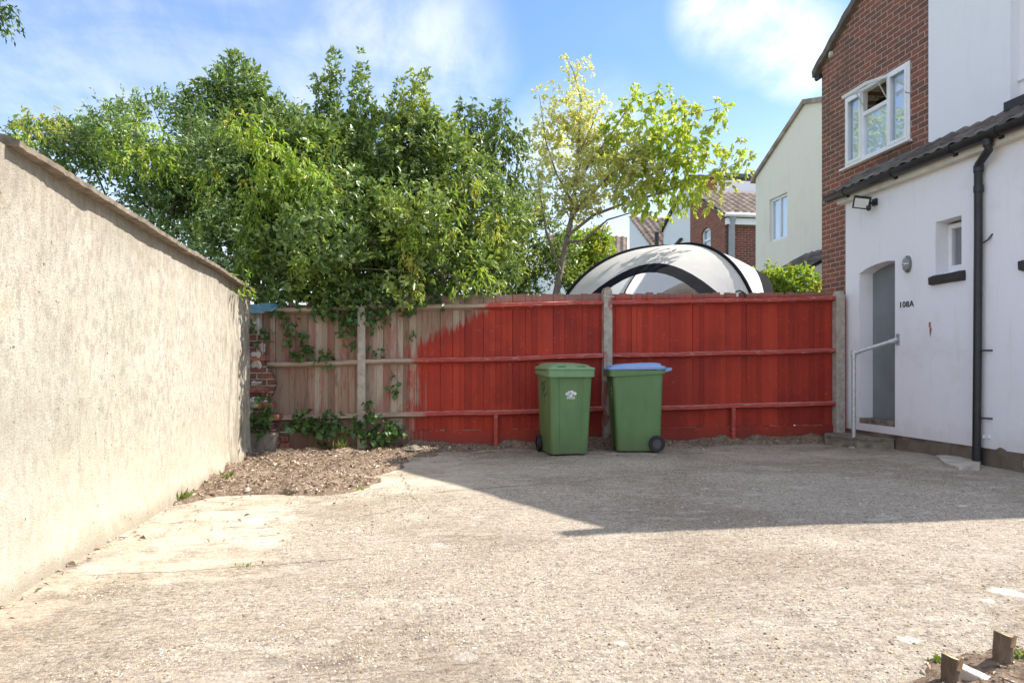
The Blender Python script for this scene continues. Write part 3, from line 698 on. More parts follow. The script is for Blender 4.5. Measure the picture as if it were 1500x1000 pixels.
# ================================================================== wheelie bins
def rrect(w, d, r, z, y0=0.0, notch=0.0):
    """rounded rectangle loop with slightly proud corner columns on the front (-y)"""
    pts = []
    for (cx, cy, a0) in ((w/2-r, d/2-r, 0), (-w/2+r, d/2-r, 90), (-w/2+r, -d/2+r, 180), (w/2-r, -d/2+r, 270)):
        if a0 == 270 and notch:
            pts.append(Vector((-w/2+.105, -d/2, 0))); pts.append(Vector((-w/2+.118, -d/2+notch, 0)))
            pts.append(Vector((w/2-.118, -d/2+notch, 0))); pts.append(Vector((w/2-.105, -d/2, 0)))
        for k in range(6):
            a = R(a0+90*k/5); pts.append(Vector((cx+r*math.cos(a), cy+r*math.sin(a), 0)))
    return [p+Vector((0, y0, z)) for p in pts]
def make_bin(loc, yaw, label, lidmat, kind):
    rt = empty('wheelie_bin', loc, label, 'wheelie bin'); rt.rotation_euler = (0, 0, yaw); rt.scale = (.94, .96, 1); I = Matrix.Identity(4)
    g_ = MAT['green']
    b = MB()
    lv = [(.012, .475, .545, -.01), (.03, .49, .56, -.01), (.30, .505, .585, -.015), (.62, .53, .615, -.021), (.90, .55, .645, -.028), (.965, .556, .655, -.03)]
    b.rings([rrect(w, d, .045, z, y, .013) for (z, w, d, y) in lv], cap1=False)
    body = b.build('body', g_, rt, smooth=35, M=I)
    r_ = MB(); # rim skirt, deeper at the front
    def rim(w, d, z0, dzf, y):
        L = rrect(w, d, .05, 0, y)
        for p in L: p.z = z0 - dzf*max(0, min(1, (.25-p.y)/.55))
        return L
    r_.rings([rim(.562, .662, .955, .030, -.03), rim(.60, .715, .958, .034, -.035), rim(.606, .722, 1.0, .0, -.035), rim(.57, .68, 1.003, .0, -.035)], cap0=False, cap1=True)
    r_.build('rim', MAT['green'] if kind == 'b' else MAT['greenlid'], rt, smooth=35, M=I)
    l = MB()
    def lidloop(s, z, dz, dy=0.0):
        L = rrect(.615*s, .735*s, .055*s, 0, -.035+dy)
        for p in L: p.z = z + dz*(p.y+.40)
        return L
    l.rings([lidloop(1.0, 1.004, .014), lidloop(1.005, 1.022, .02), lidloop(.97, 1.034, .024), lidloop(.86, 1.040, .028), lidloop(.80, 1.060, .036, .02), lidloop(.60, 1.070, .042, .02), lidloop(.3, 1.074, .044, .02)])
    lid = l.build('lid', lidmat, rt, smooth=40, M=I)
    for s in (-1, 1):
        h = MB(); h.tube([(s*.20, -.33, 1.032), (s*.17, -.355, 1.055), (s*.10, -.36, 1.058), (s*.07, -.335, 1.038)], .011, 6)
        h.build('lid_grip', lidmat, lid, smooth=40, M=I)
    k = MB()
    k.tube([(-.24, .40, 1.015), (.24, .40, 1.015)], .016, 8)
    for s in (-1, 1):
        k.prism([Vector((s*.235-.013, .27, .965)), Vector((s*.235-.013, .31, 1.03)), Vector((s*.235-.013, .41, 1.032)), Vector((s*.235-.013, .41, .998)), Vector((s*.235-.013, .33, .975))], (.026, 0, 0))
    k.build('handle', lidmat if kind == 'b' else g_, rt, smooth=35, bevel=.004, M=I)
    a = MB(); a.tube([(-.28, .215, .102), (.28, .215, .102)], .012, 8); a.build('axle', MAT['rubber'], rt, M=I)
    for s in (-1, 1):
        wm = MB(); prof = [(.022, .060), (.022, .098), (.014, .102), (-.014, .102), (-.022, .098), (-.022, .060)]
        loops = [[Vector((s*.272+u*1.05, .215+rr*math.cos(2*math.pi*i/28), .102+rr*math.sin(2*math.pi*i/28))) for i in range(28)] for (u, rr) in prof]
        wm.rings(loops, cap0=False, cap1=False); wh = wm.build('wheel', MAT['rubber'], rt, smooth=50, M=I)
        hm = MB(); prof = [(.012, .061), (.014, .05), (.006, .045), (.006, .022), (.022, .018), (.022, .0005)]
        loops = [[Vector((s*.272+s*u, .215+rr*math.cos(2*math.pi*i/28), .102+rr*math.sin(2*math.pi*i/28))) for i in range(28)] for (u, rr) in prof]
        hm.rings(loops, cap0=True, cap1=True); hm.build('hub', MAT['hub'], wh, smooth=40, M=I)
    return rt, body
def decal(parent, name, shapes, mat, frame):
    """flat polygons (2-D) laid 2 mm proud of the plane given by frame (origin, u, v)"""
    o, u, v = [Vector(q) for q in frame]; nn = u.cross(v).normalized(); m_ = MB()
    for sh in shapes:
        m_.prism([o+u*x+v*y for (x, y) in sh], nn*.0015)
    return m_.build(name, mat, parent, M=Matrix.Identity(4))
def blob(cx, cy, r, n=10, j=.2): return [(cx+r*(1+rng.uniform(-j, j))*math.cos(6.283*i/n), cy+r*(1+rng.uniform(-j, j))*.9*math.sin(6.283*i/n)) for i in range(n)]
c0 = at(836, 667, 8.06)
left_bin, bodyL = make_bin((c0.x-.02, c0.y+.29, .004), R(3), 'green wheelie bin with a matching green lid and a white print on its front', MAT['greenlid'], 'g')
def fy(z): # front panel plane at height z
    t = np.interp(z, [.03, .30, .62, .90], [-.29, -.3075, -.3285, -.3505]); return float(t)+.013
sh = [blob(-.022, .03, .030), blob(.012, .040, .030), blob(.054, .028, .020), blob(.0, .015, .028), blob(-.050, .024, .020)]
tx = []
for r_, z0 in enumerate((-.018, -.034)):
    x = -.050
    while x < .05:
        wd = rng.uniform(.006, .013); tx.append([(x, z0), (x+wd, z0), (x+wd*.9, z0+.011), (x, z0+.010)]); x += wd+.004
sl = (fy(.90)-fy(.5))/.4; vv = Vector((0, sl, 1)).normalized()
decal(bodyL, 'printed_emblem', sh+tx, MAT['decal'], ((.0, fy(.70)-.0005, .70), (1,0,0), vv))
# marker scrawl on its left side
def sx(z): return -float(np.interp(z, [.30, .62, .90], [.2525, .265, .275]))-.001
st = MB()
for path in ([(-.10,.86),(-.03,.86),(-.07,.79),(-.02,.76),(-.04,.69),(-.11,.70)], [(.02,.86),(-.0,.77),(.08,.77)], [(.07,.86),(.06,.68)], [(-.16,.73),(-.11,.725)], [(-.02,.66),(-.06,.60)]):
    st.tube([(sx(z), y-.02, z) for (y, z) in path], .006, 5)
st.build('marker_scrawl', MAT['ink'], bodyL, M=Matrix.Identity(4))
c1 = at(936, 663, 8.34)
right_bin, bodyR = make_bin((c1.x+.05, c1.y+.245, .004), R(-98.6), 'green wheelie bin with a blue lid, standing side-on beside the concrete post', MAT['bluelid'], 'b')
decal(bodyR, 'printed_sticker', [blob(0, .05, .03, 9, .35), blob(.008, -.01, .024, 9, .35), blob(0, -.06, .02, 8, .4)], MAT['decal'], ((.02, fy(.72)-.0005, .72), (1,0,0), vv))
# ================================================================== houses
def tiled(name, e0, e1, r1, r0, mat, parent, tw=.22, rh=.30, amp=.022, step=.018):
    """slope of interlocking tiles: e0->e1 eave, r0->r1 ridge"""
    e0, e1, r0, r1 = [np.array(v, float) for v in (e0, e1, r0, r1)]
    Lu = np.linalg.norm(e1-e0); Lv = np.linalg.norm(r0-e0)
    nn = np.cross(e1-e0, r0-e0); nn /= np.linalg.norm(nn)
    if nn[2] < 0: nn = -nn
    nu = max(2, int(round(Lu/tw)))*6+1; nv = max(1, int(round(Lv/rh)))
    us = np.linspace(0, 1, nu); rows = []
    ph = us*(nu-1)/6
    f = ph-np.floor(ph); prof = amp*np.where(f < .62, np.sin(np.pi*f/.62), -.25*np.sin(np.pi*(f-.62)/.38))
    cid = np.floor(ph).astype(int)
    for r in range(nv):
        jit = rng.normal(0, .004, cid.max()+1)[cid]
        for (v, hh) in ((r/nv, step), ((r+1)/nv, 0.0)):
            P = e0[None]+(e1-e0)[None]*us[:, None]; Q = r0[None]+(r1-r0)[None]*us[:, None]
            rows.append(P+(Q-P)*v+nn[None]*(prof+hh+jit+.01)[:, None])
    V = np.concatenate(rows); i, j = np.meshgrid(np.arange(len(rows)-1), np.arange(nu-1), indexing='ij')
    a = (i*nu+j).ravel(); F = np.stack([a, a+1, a+nu+1, a+nu], 1)
    o = np_mesh(name, V, F, mat, parent)
    return o
def window(parent, X, y0, y1, z0, z1, mull, fw=.055, depth=.05, sill=True, curtain='curtain', opensash=None, name='window', frame='upvc'):
    """frame on a wall that faces -x; y0<y1; mull = y positions of uprights"""
    f = MB(); d0, d1 = X-.012, X+depth
    f.box(d0, d1, y0, y1, z0, z0+fw); f.box(d0, d1, y0, y1, z1-fw, z1)
    edges = [y0]+list(mull)+[y1]
    f.box(d0+.001, d1, y0, y0+fw, z0+fw, z1-fw); f.box(d0+.001, d1, y1-fw, y1, z0+fw, z1-fw)
    for m_ in mull: f.box(d0+.001, d1, m_-fw/2, m_+fw/2, z0+fw, z1-fw)
    wn = f.build(name, MAT[frame], parent, bevel=.004)
    g = MB(); g.quad((X+.02, y0+fw, z0+fw), (X+.02, y1-fw, z0+fw), (X+.02, y1-fw, z1-fw), (X+.02, y0+fw, z1-fw)); g.build('pane', MAT['glass'], wn)
    c_ = MB(); c_.quad((X+.047, y0+.01, z0+.01), (X+.047, y1-.01, z0+.01), (X+.047, y1-.01, z1-.01), (X+.047, y0+.01, z1-.01)); c_.build('blind', MAT[curtain], wn)
    if sill:
        s_ = MB(); s_.prism([Vector((X-.055, y0-.05, z0-.028)), Vector((X-.055, y0-.05, z0-.008)), Vector((X+.0, y0-.05, z0+.002)), Vector((X+.0, y0-.05, z0-.03))], (0, (y1-y0)+.10, 0)); s_.build('sill', MAT[frame], wn)
    return wn
def wall_holes(X, pts_outer, holes, thick, mi=0):
    """wall facing -x as polygon in (y,z) with rectangular openings, real reveals"""
    bm = bmesh.new()
    # triangulated fill with openings
    vs = [bm.verts.new((X, y, z)) for (y, z) in pts_outer]; ed = [bm.edges.new((vs[i], vs[(i+1) % len(vs)])) for i in range(len(vs))]
    for h in holes:
        hv = [bm.verts.new((X, y, z)) for (y, z) in h]; ed += [bm.edges.new((hv[i], hv[(i+1) % len(hv)])) for i in range(len(hv))]
        bv = [bm.verts.new((X+thick, y, z)) for (y, z) in h]
        for i in range(len(hv)): bm.faces.new((hv[i], hv[(i+1) % len(hv)], bv[(i+1) % len(hv)], bv[i]))
    bmesh.ops.triangle_fill(bm, edges=ed, use_beauty=True)
    bm.verts.index_update(); V = [tuple(v.co) for v in bm.verts]; F = [tuple(v.index for v in f.verts) for f in bm.faces]
    bm.free(); return V, F
def rect(y0, y1, z0, z1): return [(y0, z0), (y1, z0), (y1, z1), (y0, z1)]

# ---------------- the house on the right
hs = empty('house', (6.5, 7.2, 0), 'end house at the right with red brick gable, white rendered ground floor and black gutter', 'house')
YN, YC, YB = 4.56, 8.74, 9.82                # near end, far end of the ground floor, far end of the brick gable
# ground floor
dn, df = on_x(1311, 500, XH).y, on_x(1259, 500, XH).y
dz0 = .345; dzt = 2.40
door_hole = [(dn, dz0), (df, dz0), (df, dzt-.06)] + [(dn+(df-dn)*t, dzt-.06+.085*math.sin(math.pi*(1-t)*.5+0.0) if t < .5 else dzt-.06+.085*math.sin(math.pi*t)) for t in (.8, .6, .4, .2)] + [(dn, dzt)]
door_hole = [(dn, dz0), (df, dz0), (df, dzt-.085), (dn+.8*(df-dn), dzt-.035), (dn+.5*(df-dn), dzt), (dn+.2*(df-dn), dzt+.008), (dn, dzt-.012)]
wy0, wy1 = on_x(1408.5, 350, XH).y, on_x(1370.5, 350, XH).y
wz0, wz1 = 2.115, 2.735
wy2, wy3 = 5.35, on_x(1503, 350, XH).y
V, F = wall_holes(XH, [(YN, .17), (YC, .19), (YC, 3.42), (YN, 3.42)], [door_hole, rect(wy0, wy1, wz0, wz1), rect(wy2, wy3, wz0, wz1)], .26)
m_ = MB(); m_.add(V, F)
m_.quad((XH, YC, .19), (XH+.6, YC, .19), (XH+.6, YC, 3.42), (XH, YC, 3.42)); m_.quad((XH, YN, .17), (XB+.083, YN, .17), (XB+.083, YN, 3.42), (XH, YN, 3.42))
m_.build('rendered_wall', MAT['white'], hs)
m_ = MB(); m_.box(XH+.255, XH+.60, YN+.01, dn-.02, -.05, 3.40); m_.box(XH+.255, XH+.6, df+.02, YC-.01, -.05, 3.40); m_.build('core', MAT['dark'], hs)
m_ = MB()
n = 46; yy = np.linspace(YN, YC-.02, n); loops = []
for y in yy:
    j = rng.normal(0, .017, 3)
    loops.append([Vector((XH+.025+j[0]*.5, y, .21)), Vector((XH+.020+j[0], y, .15)), Vector((XH+.012+j[1], y, .07)), Vector((XH+.0+j[2], y, -.06)), Vector((XH+.2, y, -.06)), Vector((XH+.2, y, .21))])
m_.rings(loops); m_.build('plinth', MAT['plinth'], hs, smooth=50)
# old exposed bricks of the plinth near the camera and by the step
for (ya, yb) in ((on_x(1497, 680, XH).y-.45, on_x(1497, 680, XH).y),):
    y = ya
    while y < yb-.05:
        bb = MB(); bb.box(XH-.012+rng.normal(0,.006), XH+.05, y, min(y+.21, yb), .03, .105); bb.build('brick', MAT['step'], hs, bevel=.006); y += .222
# door recess
m_ = MB(); m_.box(XH+.20, XH+.25, dn-.01, df+.01, dz0-.02, dzt+.05); dr = m_.build('door', MAT['door'], hs)
m_ = MB(); m_.box(XH-.004, XH+.21, dn-.001, df+.001, dz0-.06, dz0+.012); m_.build('threshold', MAT['step'], hs, bevel=.006)
# small window
fw = .05
wn = window(hs, XH+.17, wy0+.002, wy1-.002, wz0+.05, wz1-.03, [], fw=.055, depth=.05, sill=False, curtain='dark')
m_ = MB(); m_.box(XH+.11, XH+.25, wy0+.003, wy1-.003, wz0, wz0+.045); m_.build('window_board', MAT['upvc'], wn)
def dark_sill(ya, yb):
    m_ = MB(); L = []
    for y in np.linspace(ya, yb, 7):
        j = rng.normal(0, .004, 4)
        L.append([Vector((XH-.055+j[0], y, wz0-.10+j[1])), Vector((XH-.06+j[0], y, wz0-.012+j[2])), Vector((XH+.0, y, wz0+.004+j[3])), Vector((XH+.012, y, wz0-.115))])
    m_.rings(L); return m_.build('window_sill', MAT['darkpaint'], hs, smooth=40, bevel=.008)
dark_sill(wy0-.06, wy1+.06); dark_sill(wy2-.06, on_x(1491, 395, XH-.05).y)
wn2 = window(hs, XH+.17, wy2+.002, wy3-.002, wz0+.05, wz1-.03, [], fw=.055, depth=.05, sill=False, curtain='dark')
# upper storey
ridge = (8.0, 6.93)
G_ = [(YN, 3.4), (YB, -.1), (YB, 5.76), ridge, (YN, 5.31)]
uw0, uw1 = on_x(1333.6, 150, XB).y, on_x(1239, 150, XB).y
uz0, uz1 = 3.99, 5.02
yw = on_x(1360, 100, XB-.03).y; ye = on_x(1480, 100, XB-.03).y
zr = lambda y: 5.31+(y-YN)*(ridge[1]-5.31)/(ridge[0]-YN) if y < ridge[0] else ridge[1]-(y-ridge[0])*(ridge[1]-5.76)/(YB-ridge[0])
V, F = wall_holes(XB, [(yw-.2, 3.0), (YC, 3.0), (YC, -.1), (YB, -.1), (YB, 5.76), ridge, (yw-.2, zr(yw-.2))], [rect(uw0, uw1, uz0, uz1)], .11)
m_ = MB(); m_.add(V, F); m_.quad((XB, YB, -.1), (XB+6, YB, -.1), (XB+6, YB, 5.76), (XB, YB, 5.76))
m_.build('brick_wall', MAT['brick'], hs)
V, F = wall_holes(XB-.03, [(ye, 3.0), (yw, 3.0), (yw, zr(yw)-.01), (ye, zr(ye)-.01)], [], .1)
m_ = MB(); m_.add(V, F); m_.quad((XB-.03, yw, 3.0), (XB, yw, 3.0), (XB, yw, zr(yw)), (XB-.03, yw, zr(yw)))
m_.quad((XB-.03, ye, 3.0), (XB+.10, ye, 3.0), (XB+.10, ye, zr(ye)), (XB-.03, ye, zr(ye)))
m_.build('upper_rendered_wall', MAT['white2'], hs)
V, F = wall_holes(XB+.085, [(YN, 3.0), (ye+.0, 3.0), (ye+.0, zr(ye)-.01), (YN, zr(YN)-.01)], [rect(5.0, ye-.055, 4.15, 5.2)], .08)
m_ = MB(); m_.add(V, F); m_.quad((XB+.085, YN, -.1), (XB+6, YN, -.1), (XB+6, YN, 5.3), (XB+.085, YN, 5.3)); m_.build('recessed_rendered_wall', MAT['white2'], hs)
window(hs, XB+.11, 5.002, ye-.057, 4.152, 5.198, [5.5], sill=True)
# the open three light window
f = MB(); X0, X1 = XB-.015, XB+.06; q = .055
yA = uw0+.40; yBm = uw0+.93           # uprights, near to far
f.box(X0, X1, uw0, uw1, uz0, uz0+q); f.box(X0, X1, uw0, uw1, uz1-q, uz1)
for (a, b_) in ((uw0, uw0+q), (uw1-q, uw1), (yA-q*.5, yA+q*.5), (yBm-q*.5, yBm+q*.5)): f.box(X0+.001, X1, a, b_, uz0+q, uz1-q)
zt = uz0+.66
f.box(X0+.002, X1, yA+q*.5, yBm-q*.5, zt-q/2, zt+q/2)
wn = f.build('window', MAT['upvc'], hs, bevel=.004)
g = MB()
for (a, b_, c_, d_) in ((uw0+q, yA-q/2, uz0+q, uz1-q), (yBm+q/2, uw1-q, uz0+q, uz1-q), (yA+q/2, yBm-q/2, uz0+q, zt-q/2)):
    g.quad((XB+.02, a, c_), (XB+.02, b_, c_), (XB+.02, b_, d_), (XB+.02, a, d_))
g.build('pane', MAT['glass'], wn)
for (a, b_, c_, d_) in ((uw0+q*.8, yA-q*.3, uz0+q*.8, uz1-q*.8), (yBm+q*.3, uw1-q*.8, uz0+q*.8, uz1-q*.8)):
    s_ = .035; fs = MB()
    fs.box(X0-.012, X0, a, b_, c_, c_+s_); fs.box(X0-.012, X0, a, b_, d_-s_, d_); fs.box(X0-.013, X0, a, a+s_, c_+s_, d_-s_); fs.box(X0-.013, X0, b_-s_, b_, c_+s_, d_-s_)
    fs.build('sash', MAT['upvc'], wn)
c_ = MB(); c_.box(XB+.062, XB+.068, uw0, uw1, uz0, zt-.02); c_.box(XB+.062, XB+.068, uw0, yA, zt-.019, uz1); c_.box(XB+.062, XB+.068, yBm, uw1, zt-.019, uz1); c_.build('blind', MAT['curtain'], wn)
c_ = MB(); c_.box(XB+.5, XB+.52, uw0, uw1, uz0, uz1); c_.build('room', MAT['dark'], wn)
# top hung vents swung outwards over the middle and far lights
sa = MB(); M = Matrix.Translation(Vector((X0-.005, (yA+yBm)/2, uz1-.03))) @ Matrix.Rotation(R(69), 4, 'Y')
hh = .34; hw = (yBm-yA)/2-.01
for (a, b_, c1_, d1_) in ((-hw, hw, -.045, 0), (-hw, hw, -hh, -hh+.045), (-hw, -hw+.045, -hh+.045, -.045), (hw-.045, hw, -hh+.045, -.045)): sa.box(-.02, .02, a, b_, c1_, d1_, M=M)
vs_ = sa.build('vent_sash', MAT['upvc'], wn)
g = MB(); vv_ = [M @ Vector(t) for t in ((0,-hw+.04,-hh+.04), (0,hw-.04,-hh+.04), (0,hw-.04,-.04), (0,-hw+.04,-.04))]; g.quad(*vv_); g.build('pane', MAT['glass'], vs_)
for ya_ in (yBm-.05, yA+.05):
    st = MB(); st.tube([(X0+.02, ya_, zt+.06), (X0-.12, ya_, uz1-.09)], .008, 5); st.build('stay', MAT['galv'], vs_)
s_ = MB(); s_.prism([Vector((XB-.075, uw0-.04, uz0-.03)), Vector((XB-.075, uw0-.04, uz0-.008)), Vector((XB-.012, uw0-.04, uz0+.004)), Vector((XB-.001, uw0-.04, uz0-.03))], (0, uw1-uw0+.10, 0)); s_.build('sill', MAT['upvc'], wn)
sb = MB(); q0 = on_x(1336, 137, XB); sb.tube([q0+Vector((-.02,0,0)), q0+Vector((-.16,-.06,-.02))], .009, 6); sb.tube([q0+Vector((-.10,-.04,-.01)), q0+Vector((-.2,-.05,.02))], .007, 6); sb.build('stay_bar', MAT['upvc'], hs)
# main roof: two slopes with a thick verge of tile and mortar
def slab(name, p0, p1, mat, t=.09, x0=XB-.07, x1=XB+6.2):
    (ya, za), (yb, zb) = p0, p1; m_ = MB()
    m_.prism([Vector((x0, ya, za)), Vector((x0, yb, zb)), Vector((x0, yb, zb+t)), Vector((x0, ya, za+t))], (x1-x0, 0, 0)); return m_.build(name, mat, hs)
sl_ = (ridge[1]-5.76)/(YB-ridge[0]); sl2 = (ridge[1]-5.31)/(ridge[0]-YN)
slab('roof', (ridge[0], ridge[1]), (YB+.14, 5.76-.14*sl_), MAT['tile']); slab('roof', (ridge[0]-.002, ridge[1]), (YN-.10, 5.31-.10*sl2), MAT['tile'])
vg = MB(); yy = np.arange(ridge[0]+.1, YB+.1, .31)
for y in yy:
    z = ridge[1]-(y-ridge[0])*sl_; vg.box(XB-.10+rng.normal(0,.006), XB-.045, y-.02, y+.30, z-.22+.0, z+.02-.10, M=Matrix.Translation(Vector((0,0,.10))))
vg2 = MB()
L = [[Vector((XB-.085, y, ridge[1]-(y-ridge[0])*sl_+.075+.012*math.sin(y*20))), Vector((XB+.02, y, ridge[1]-(y-ridge[0])*sl_+.12)), Vector((XB+.02, y, ridge[1]-(y-ridge[0])*sl_-.03)), Vector((XB-.075, y, ridge[1]-(y-ridge[0])*sl_-.03+.01*math.sin(y*13)))] for y in np.linspace(ridge[0], YB+.14, 30)]
vg2.rings(L); vg2.build('verge', MAT['tile'], hs)
m_ = MB(); q0 = on_x(1219, 80, XB); m_.box(XB-.05, XB+.01, q0.y-.03, q0.y+.03, q0.z-.05, q0.z+.04); m_.build('mortar_lump', MAT['whitestone'], hs, bevel=.015)
m_ = MB(); m_.tube([(XB-.03, YB-.02, 5.60), (XB-.03, YB+.10, 5.60)], .035, 8); m_.build('gutter_stub', MAT['black'], hs)
m_ = MB(); m_.tube([(XB-.05, YN+.0, 5.2), (XB-.05, YN+.0, 5.72)], .085, 10); m_.build('upright_tube', MAT['black'], hs, smooth=40)  # unseen upright added at the roof corner to cast the small jutting shadow
# lean-to roof over the ground floor, gutter and downpipe
gx, gz = 6.005, 3.475
tiled('lean_to_roof', (5.99, YN, 3.475), (5.99, YC+.10, 3.475), (XB+.0, YC+.10, 3.835), (XB+.0, YN, 3.835), MAT['tile'], hs, tw=.19, rh=.20, amp=.016, step=.016)
m_ = MB(); m_.prism([Vector((5.99, YN, 3.44)), Vector((5.99, YN, 3.475)), Vector((XB-.002, YN, 3.835)), Vector((XB-.002, YN, 3.42))], (0, YC+.09-YN, 0)); m_.build('lean_to_deck', MAT['darkpaint'], hs)
m_ = MB(); m_.box(6.055, XH+.02, YN, YC+.06, 3.335, 3.44); m_.build('soffit_board', MAT['fascia'], hs)
m_ = MB(); m_.box(XB-.09, XB-.031, YN, on_x(1474, 150, XB-.05).y, 3.79, 3.90); m_.build('flashing', MAT['darkpaint'], hs, bevel=.01)
gt = MB(); NS = 10
L = []
for y in (YN, YC+.20):
    o_ = [Vector((gx+.075*math.cos(a), y, gz+.0+.078*math.sin(a)*1.05)) for a in np.linspace(math.pi, 2*math.pi, NS)]
    i_ = [Vector((gx+.068*math.cos(a), y, gz+.004+.068*math.sin(a))) for a in np.linspace(2*math.pi, math.pi, NS)]
    L.append(o_+i_)
gt.rings(L); gt.prism([Vector((gx+.075*math.cos(a), YC+.195, gz+.078*math.sin(a)*1.05)) for a in np.linspace(math.pi, 2*math.pi, NS)], (0, .006, 0))
gu = gt.build('gutter', MAT['black'], hs, smooth=40)
for px in (1238, 1308, 1395, 1462):
    y = depth_at_x(px, gx); y = (y-SN*gx)/CS
    m_ = MB(); L = []
    for yy_ in (y-.028, y+.028): L.append([Vector((gx+.081*math.cos(a), yy_, gz+.085*math.sin(a)*1.05)) for a in np.linspace(math.pi*.98, 2.02*math.pi, 10)]+[Vector((gx+.05, yy_, gz+.01)), Vector((gx-.05, yy_, gz+.01))])
    m_.rings(L); m_.box(gx+.03, XH-.001, y-.025, y+.025, gz-.10, gz-.045); m_.build('gutter_bracket', MAT['black'], gu)
yp = on_x(1433, 400, XH-.06).y; yt = on_x(1447, 210, gx).y
dp = MB(); pts = [Vector((gx, yt, gz-.05)), Vector((gx, yt, gz-.12)), Vector((gx+.02, yt+.01, gz-.17)), Vector((XH-.075, yp-.02, gz-.27)), Vector((XH-.06, yp, gz-.33)), Vector((XH-.06, yp, 2.4)), Vector((XH-.06, yp+.01, 1.2)), Vector((XH-.062, yp+.02, .10)), Vector((XH-.064, yp+.02, .045))]
dp.tube(pts, .041, 12); dn_ = dp.build('downpipe', MAT['black'], hs, smooth=50)
for (z, r) in ((gz-.10, .049), (gz-.31, .050), (2.95, .049), (.15, .050), (.08, .052)):
    yy_ = yp+.012*(2.4-z)/2.4 if z < 3.2 else (yt if z > gz-.2 else yp)
    xx = XH-.06 if z < gz-.2 else gx
    m_ = MB(); m_.tube([(xx, yy_, z-.035), (xx, yy_, z+.035)], r, 12); m_.build('collar', MAT['black'], dn_, smooth=50)
for z, a in ((2.35, .10), (1.22, .0), (.50, 0)):
    m_ = MB(); m_.tube([(XH-.06, yp-.03, z), (XH-.03, yp-.09, z+a*.4), (XH, yp-.12, z+a)], .009, 6); m_.build('pipe_clip', MAT['black'], dn_)
m_ = MB(); m_.tube([(XH-.06, yp+.03, 1.23), (XH-.01, yp+.09, 1.23)], .009, 6); m_.build('pipe_clip', MAT['black'], dn_)
# number by the door, read off the wall
cu = bpy.data.curves.new('house_number', 'FONT'); cu.body = '108A'; cu.size = .105; cu.extrude = .004; cu.space_character = 1.12
to = bpy.data.objects.new('number_src', cu); col.objects.link(to)
dg = bpy.context.evaluated_depsgraph_get(); nm = bpy.data.meshes.new_from_object(to.evaluated_get(dg)); bpy.data.objects.remove(to)
no = bpy.data.objects.new('house_number', nm); col.objects.link(no); nm.materials.clear(); nm.materials.append(MAT['black'])
a = on_x(1317.5, 451, XH); no.matrix_world = Matrix(((0,0,-1,a.x-.004), (-1,0,0,a.y), (0,1,0,a.z), (0,0,0,1)))
no.parent = hs; no.location = (a.x-.004-6.5, a.y-7.2, a.z)
# little wall fixings and rust mark
m_ = MB(); q0 = on_x(1363, 478, XH); m_.box(XH-.012, XH+.002, q0.y-.012, q0.y+.012, q0.z-.01, q0.z+.05); m_.build('wall_hook', MAT['chrome'], hs)
m_ = MB(); m_.prism([Vector((XH-.0015, q0.y+y_, q0.z+z_)) for (y_, z_) in ((-.015,-.01),(.012,-.015),(.016,-.06),(.004,-.13),(-.008,-.09),(-.018,-.05))], (.001,0,0)); m_.build('rust_mark', simple('rust', (.30,.14,.08), .9, var=.3, nscale=40), hs)
for px in (1441, 1449):
    m_ = MB(); q0 = on_x(px, 640, XH); m_.box(XH-.02, XH+.002, q0.y-.012, q0.y+.012, q0.z-.015, q0.z+.02); m_.build('pipe_stub', MAT['upvc'], hs, bevel=.004)

# ---------------- fittings on and beside the house
q0 = on_x(1283, 297, XH)
fl = empty('floodlight', (XH-.02, q0.y, q0.z), 'black floodlight with pale square glass, fixed high on the white wall under the gutter', 'floodlight')
m_ = MB(); m_.box(XH-.035, XH-.001, q0.y-.04, q0.y+.04, q0.z-.04, q0.z+.05); m_.tube([(XH-.03, q0.y, q0.z+.0), (XH-.13, q0.y+.01, q0.z-.02)], .02, 8); m_.build('bracket', MAT['black'], fl, bevel=.005)
M = Matrix.Translation(Vector((XH-.19, q0.y+.02, q0.z+.0))) @ Matrix.Rotation(R(42), 4, 'Z') @ Matrix.Rotation(R(-33), 4, 'Y') @ Matrix.Rotation(R(16), 4, 'X')
m_ = MB(); m_.box(-.02, .02, -.105, .105, -.085, .085, M=M); hd = m_.build('lamp_head', MAT['black'], fl, bevel=.008)
m_ = MB(); m_.box(.02, .06, -.06, .06, -.055, .055, M=M); m_.build('heat_sink', MAT['black'], hd)
m_ = MB(); m_.box(-.0235, -.0205, -.083, .083, -.063, .063, M=M); m_.build('lamp_glass', simple('floodlight_glass', (.72,.76,.74), .25, var=.03), hd)
m_ = MB(); m_.rings([[Vector((XH-.12+r*math.cos(t), q0.y-.02+r*math.sin(t), z)) for t in np.linspace(0, 6.283, 13)[:-1]] for (r, z) in ((.022, q0.z-.03), (.03, q0.z-.06), (.03, q0.z-.095), (.016, q0.z-.115))]); m_.build('motion_sensor', MAT['black'], fl, smooth=50)
q0 = on_x(1331, 387, XH)
wl_ = empty('wall_lantern', (XH, q0.y, q0.z), 'small oval metal bulkhead lamp on the white wall beside the doorway', 'wall lamp')
def oval(x, a, b_): return [Vector((x, q0.y+a*math.cos(t), q0.z+b_*math.sin(t))) for t in np.linspace(0, 6.283, 25)[:-1]]
m_ = MB(); m_.rings([oval(XH-.001, .055, .105), oval(XH-.03, .055, .105), oval(XH-.04, .045, .092)]); m_.build('base', MAT['lampmetal'], wl_, smooth=50)
m_ = MB(); m_.rings([oval(XH-.035, .042, .085), oval(XH-.065, .036, .076), oval(XH-.085, .016, .04)]); m_.build('lamp_glass', simple('ribbed_glass', (.24,.25,.25), .2, var=.2, nscale=50), wl_, smooth=60)
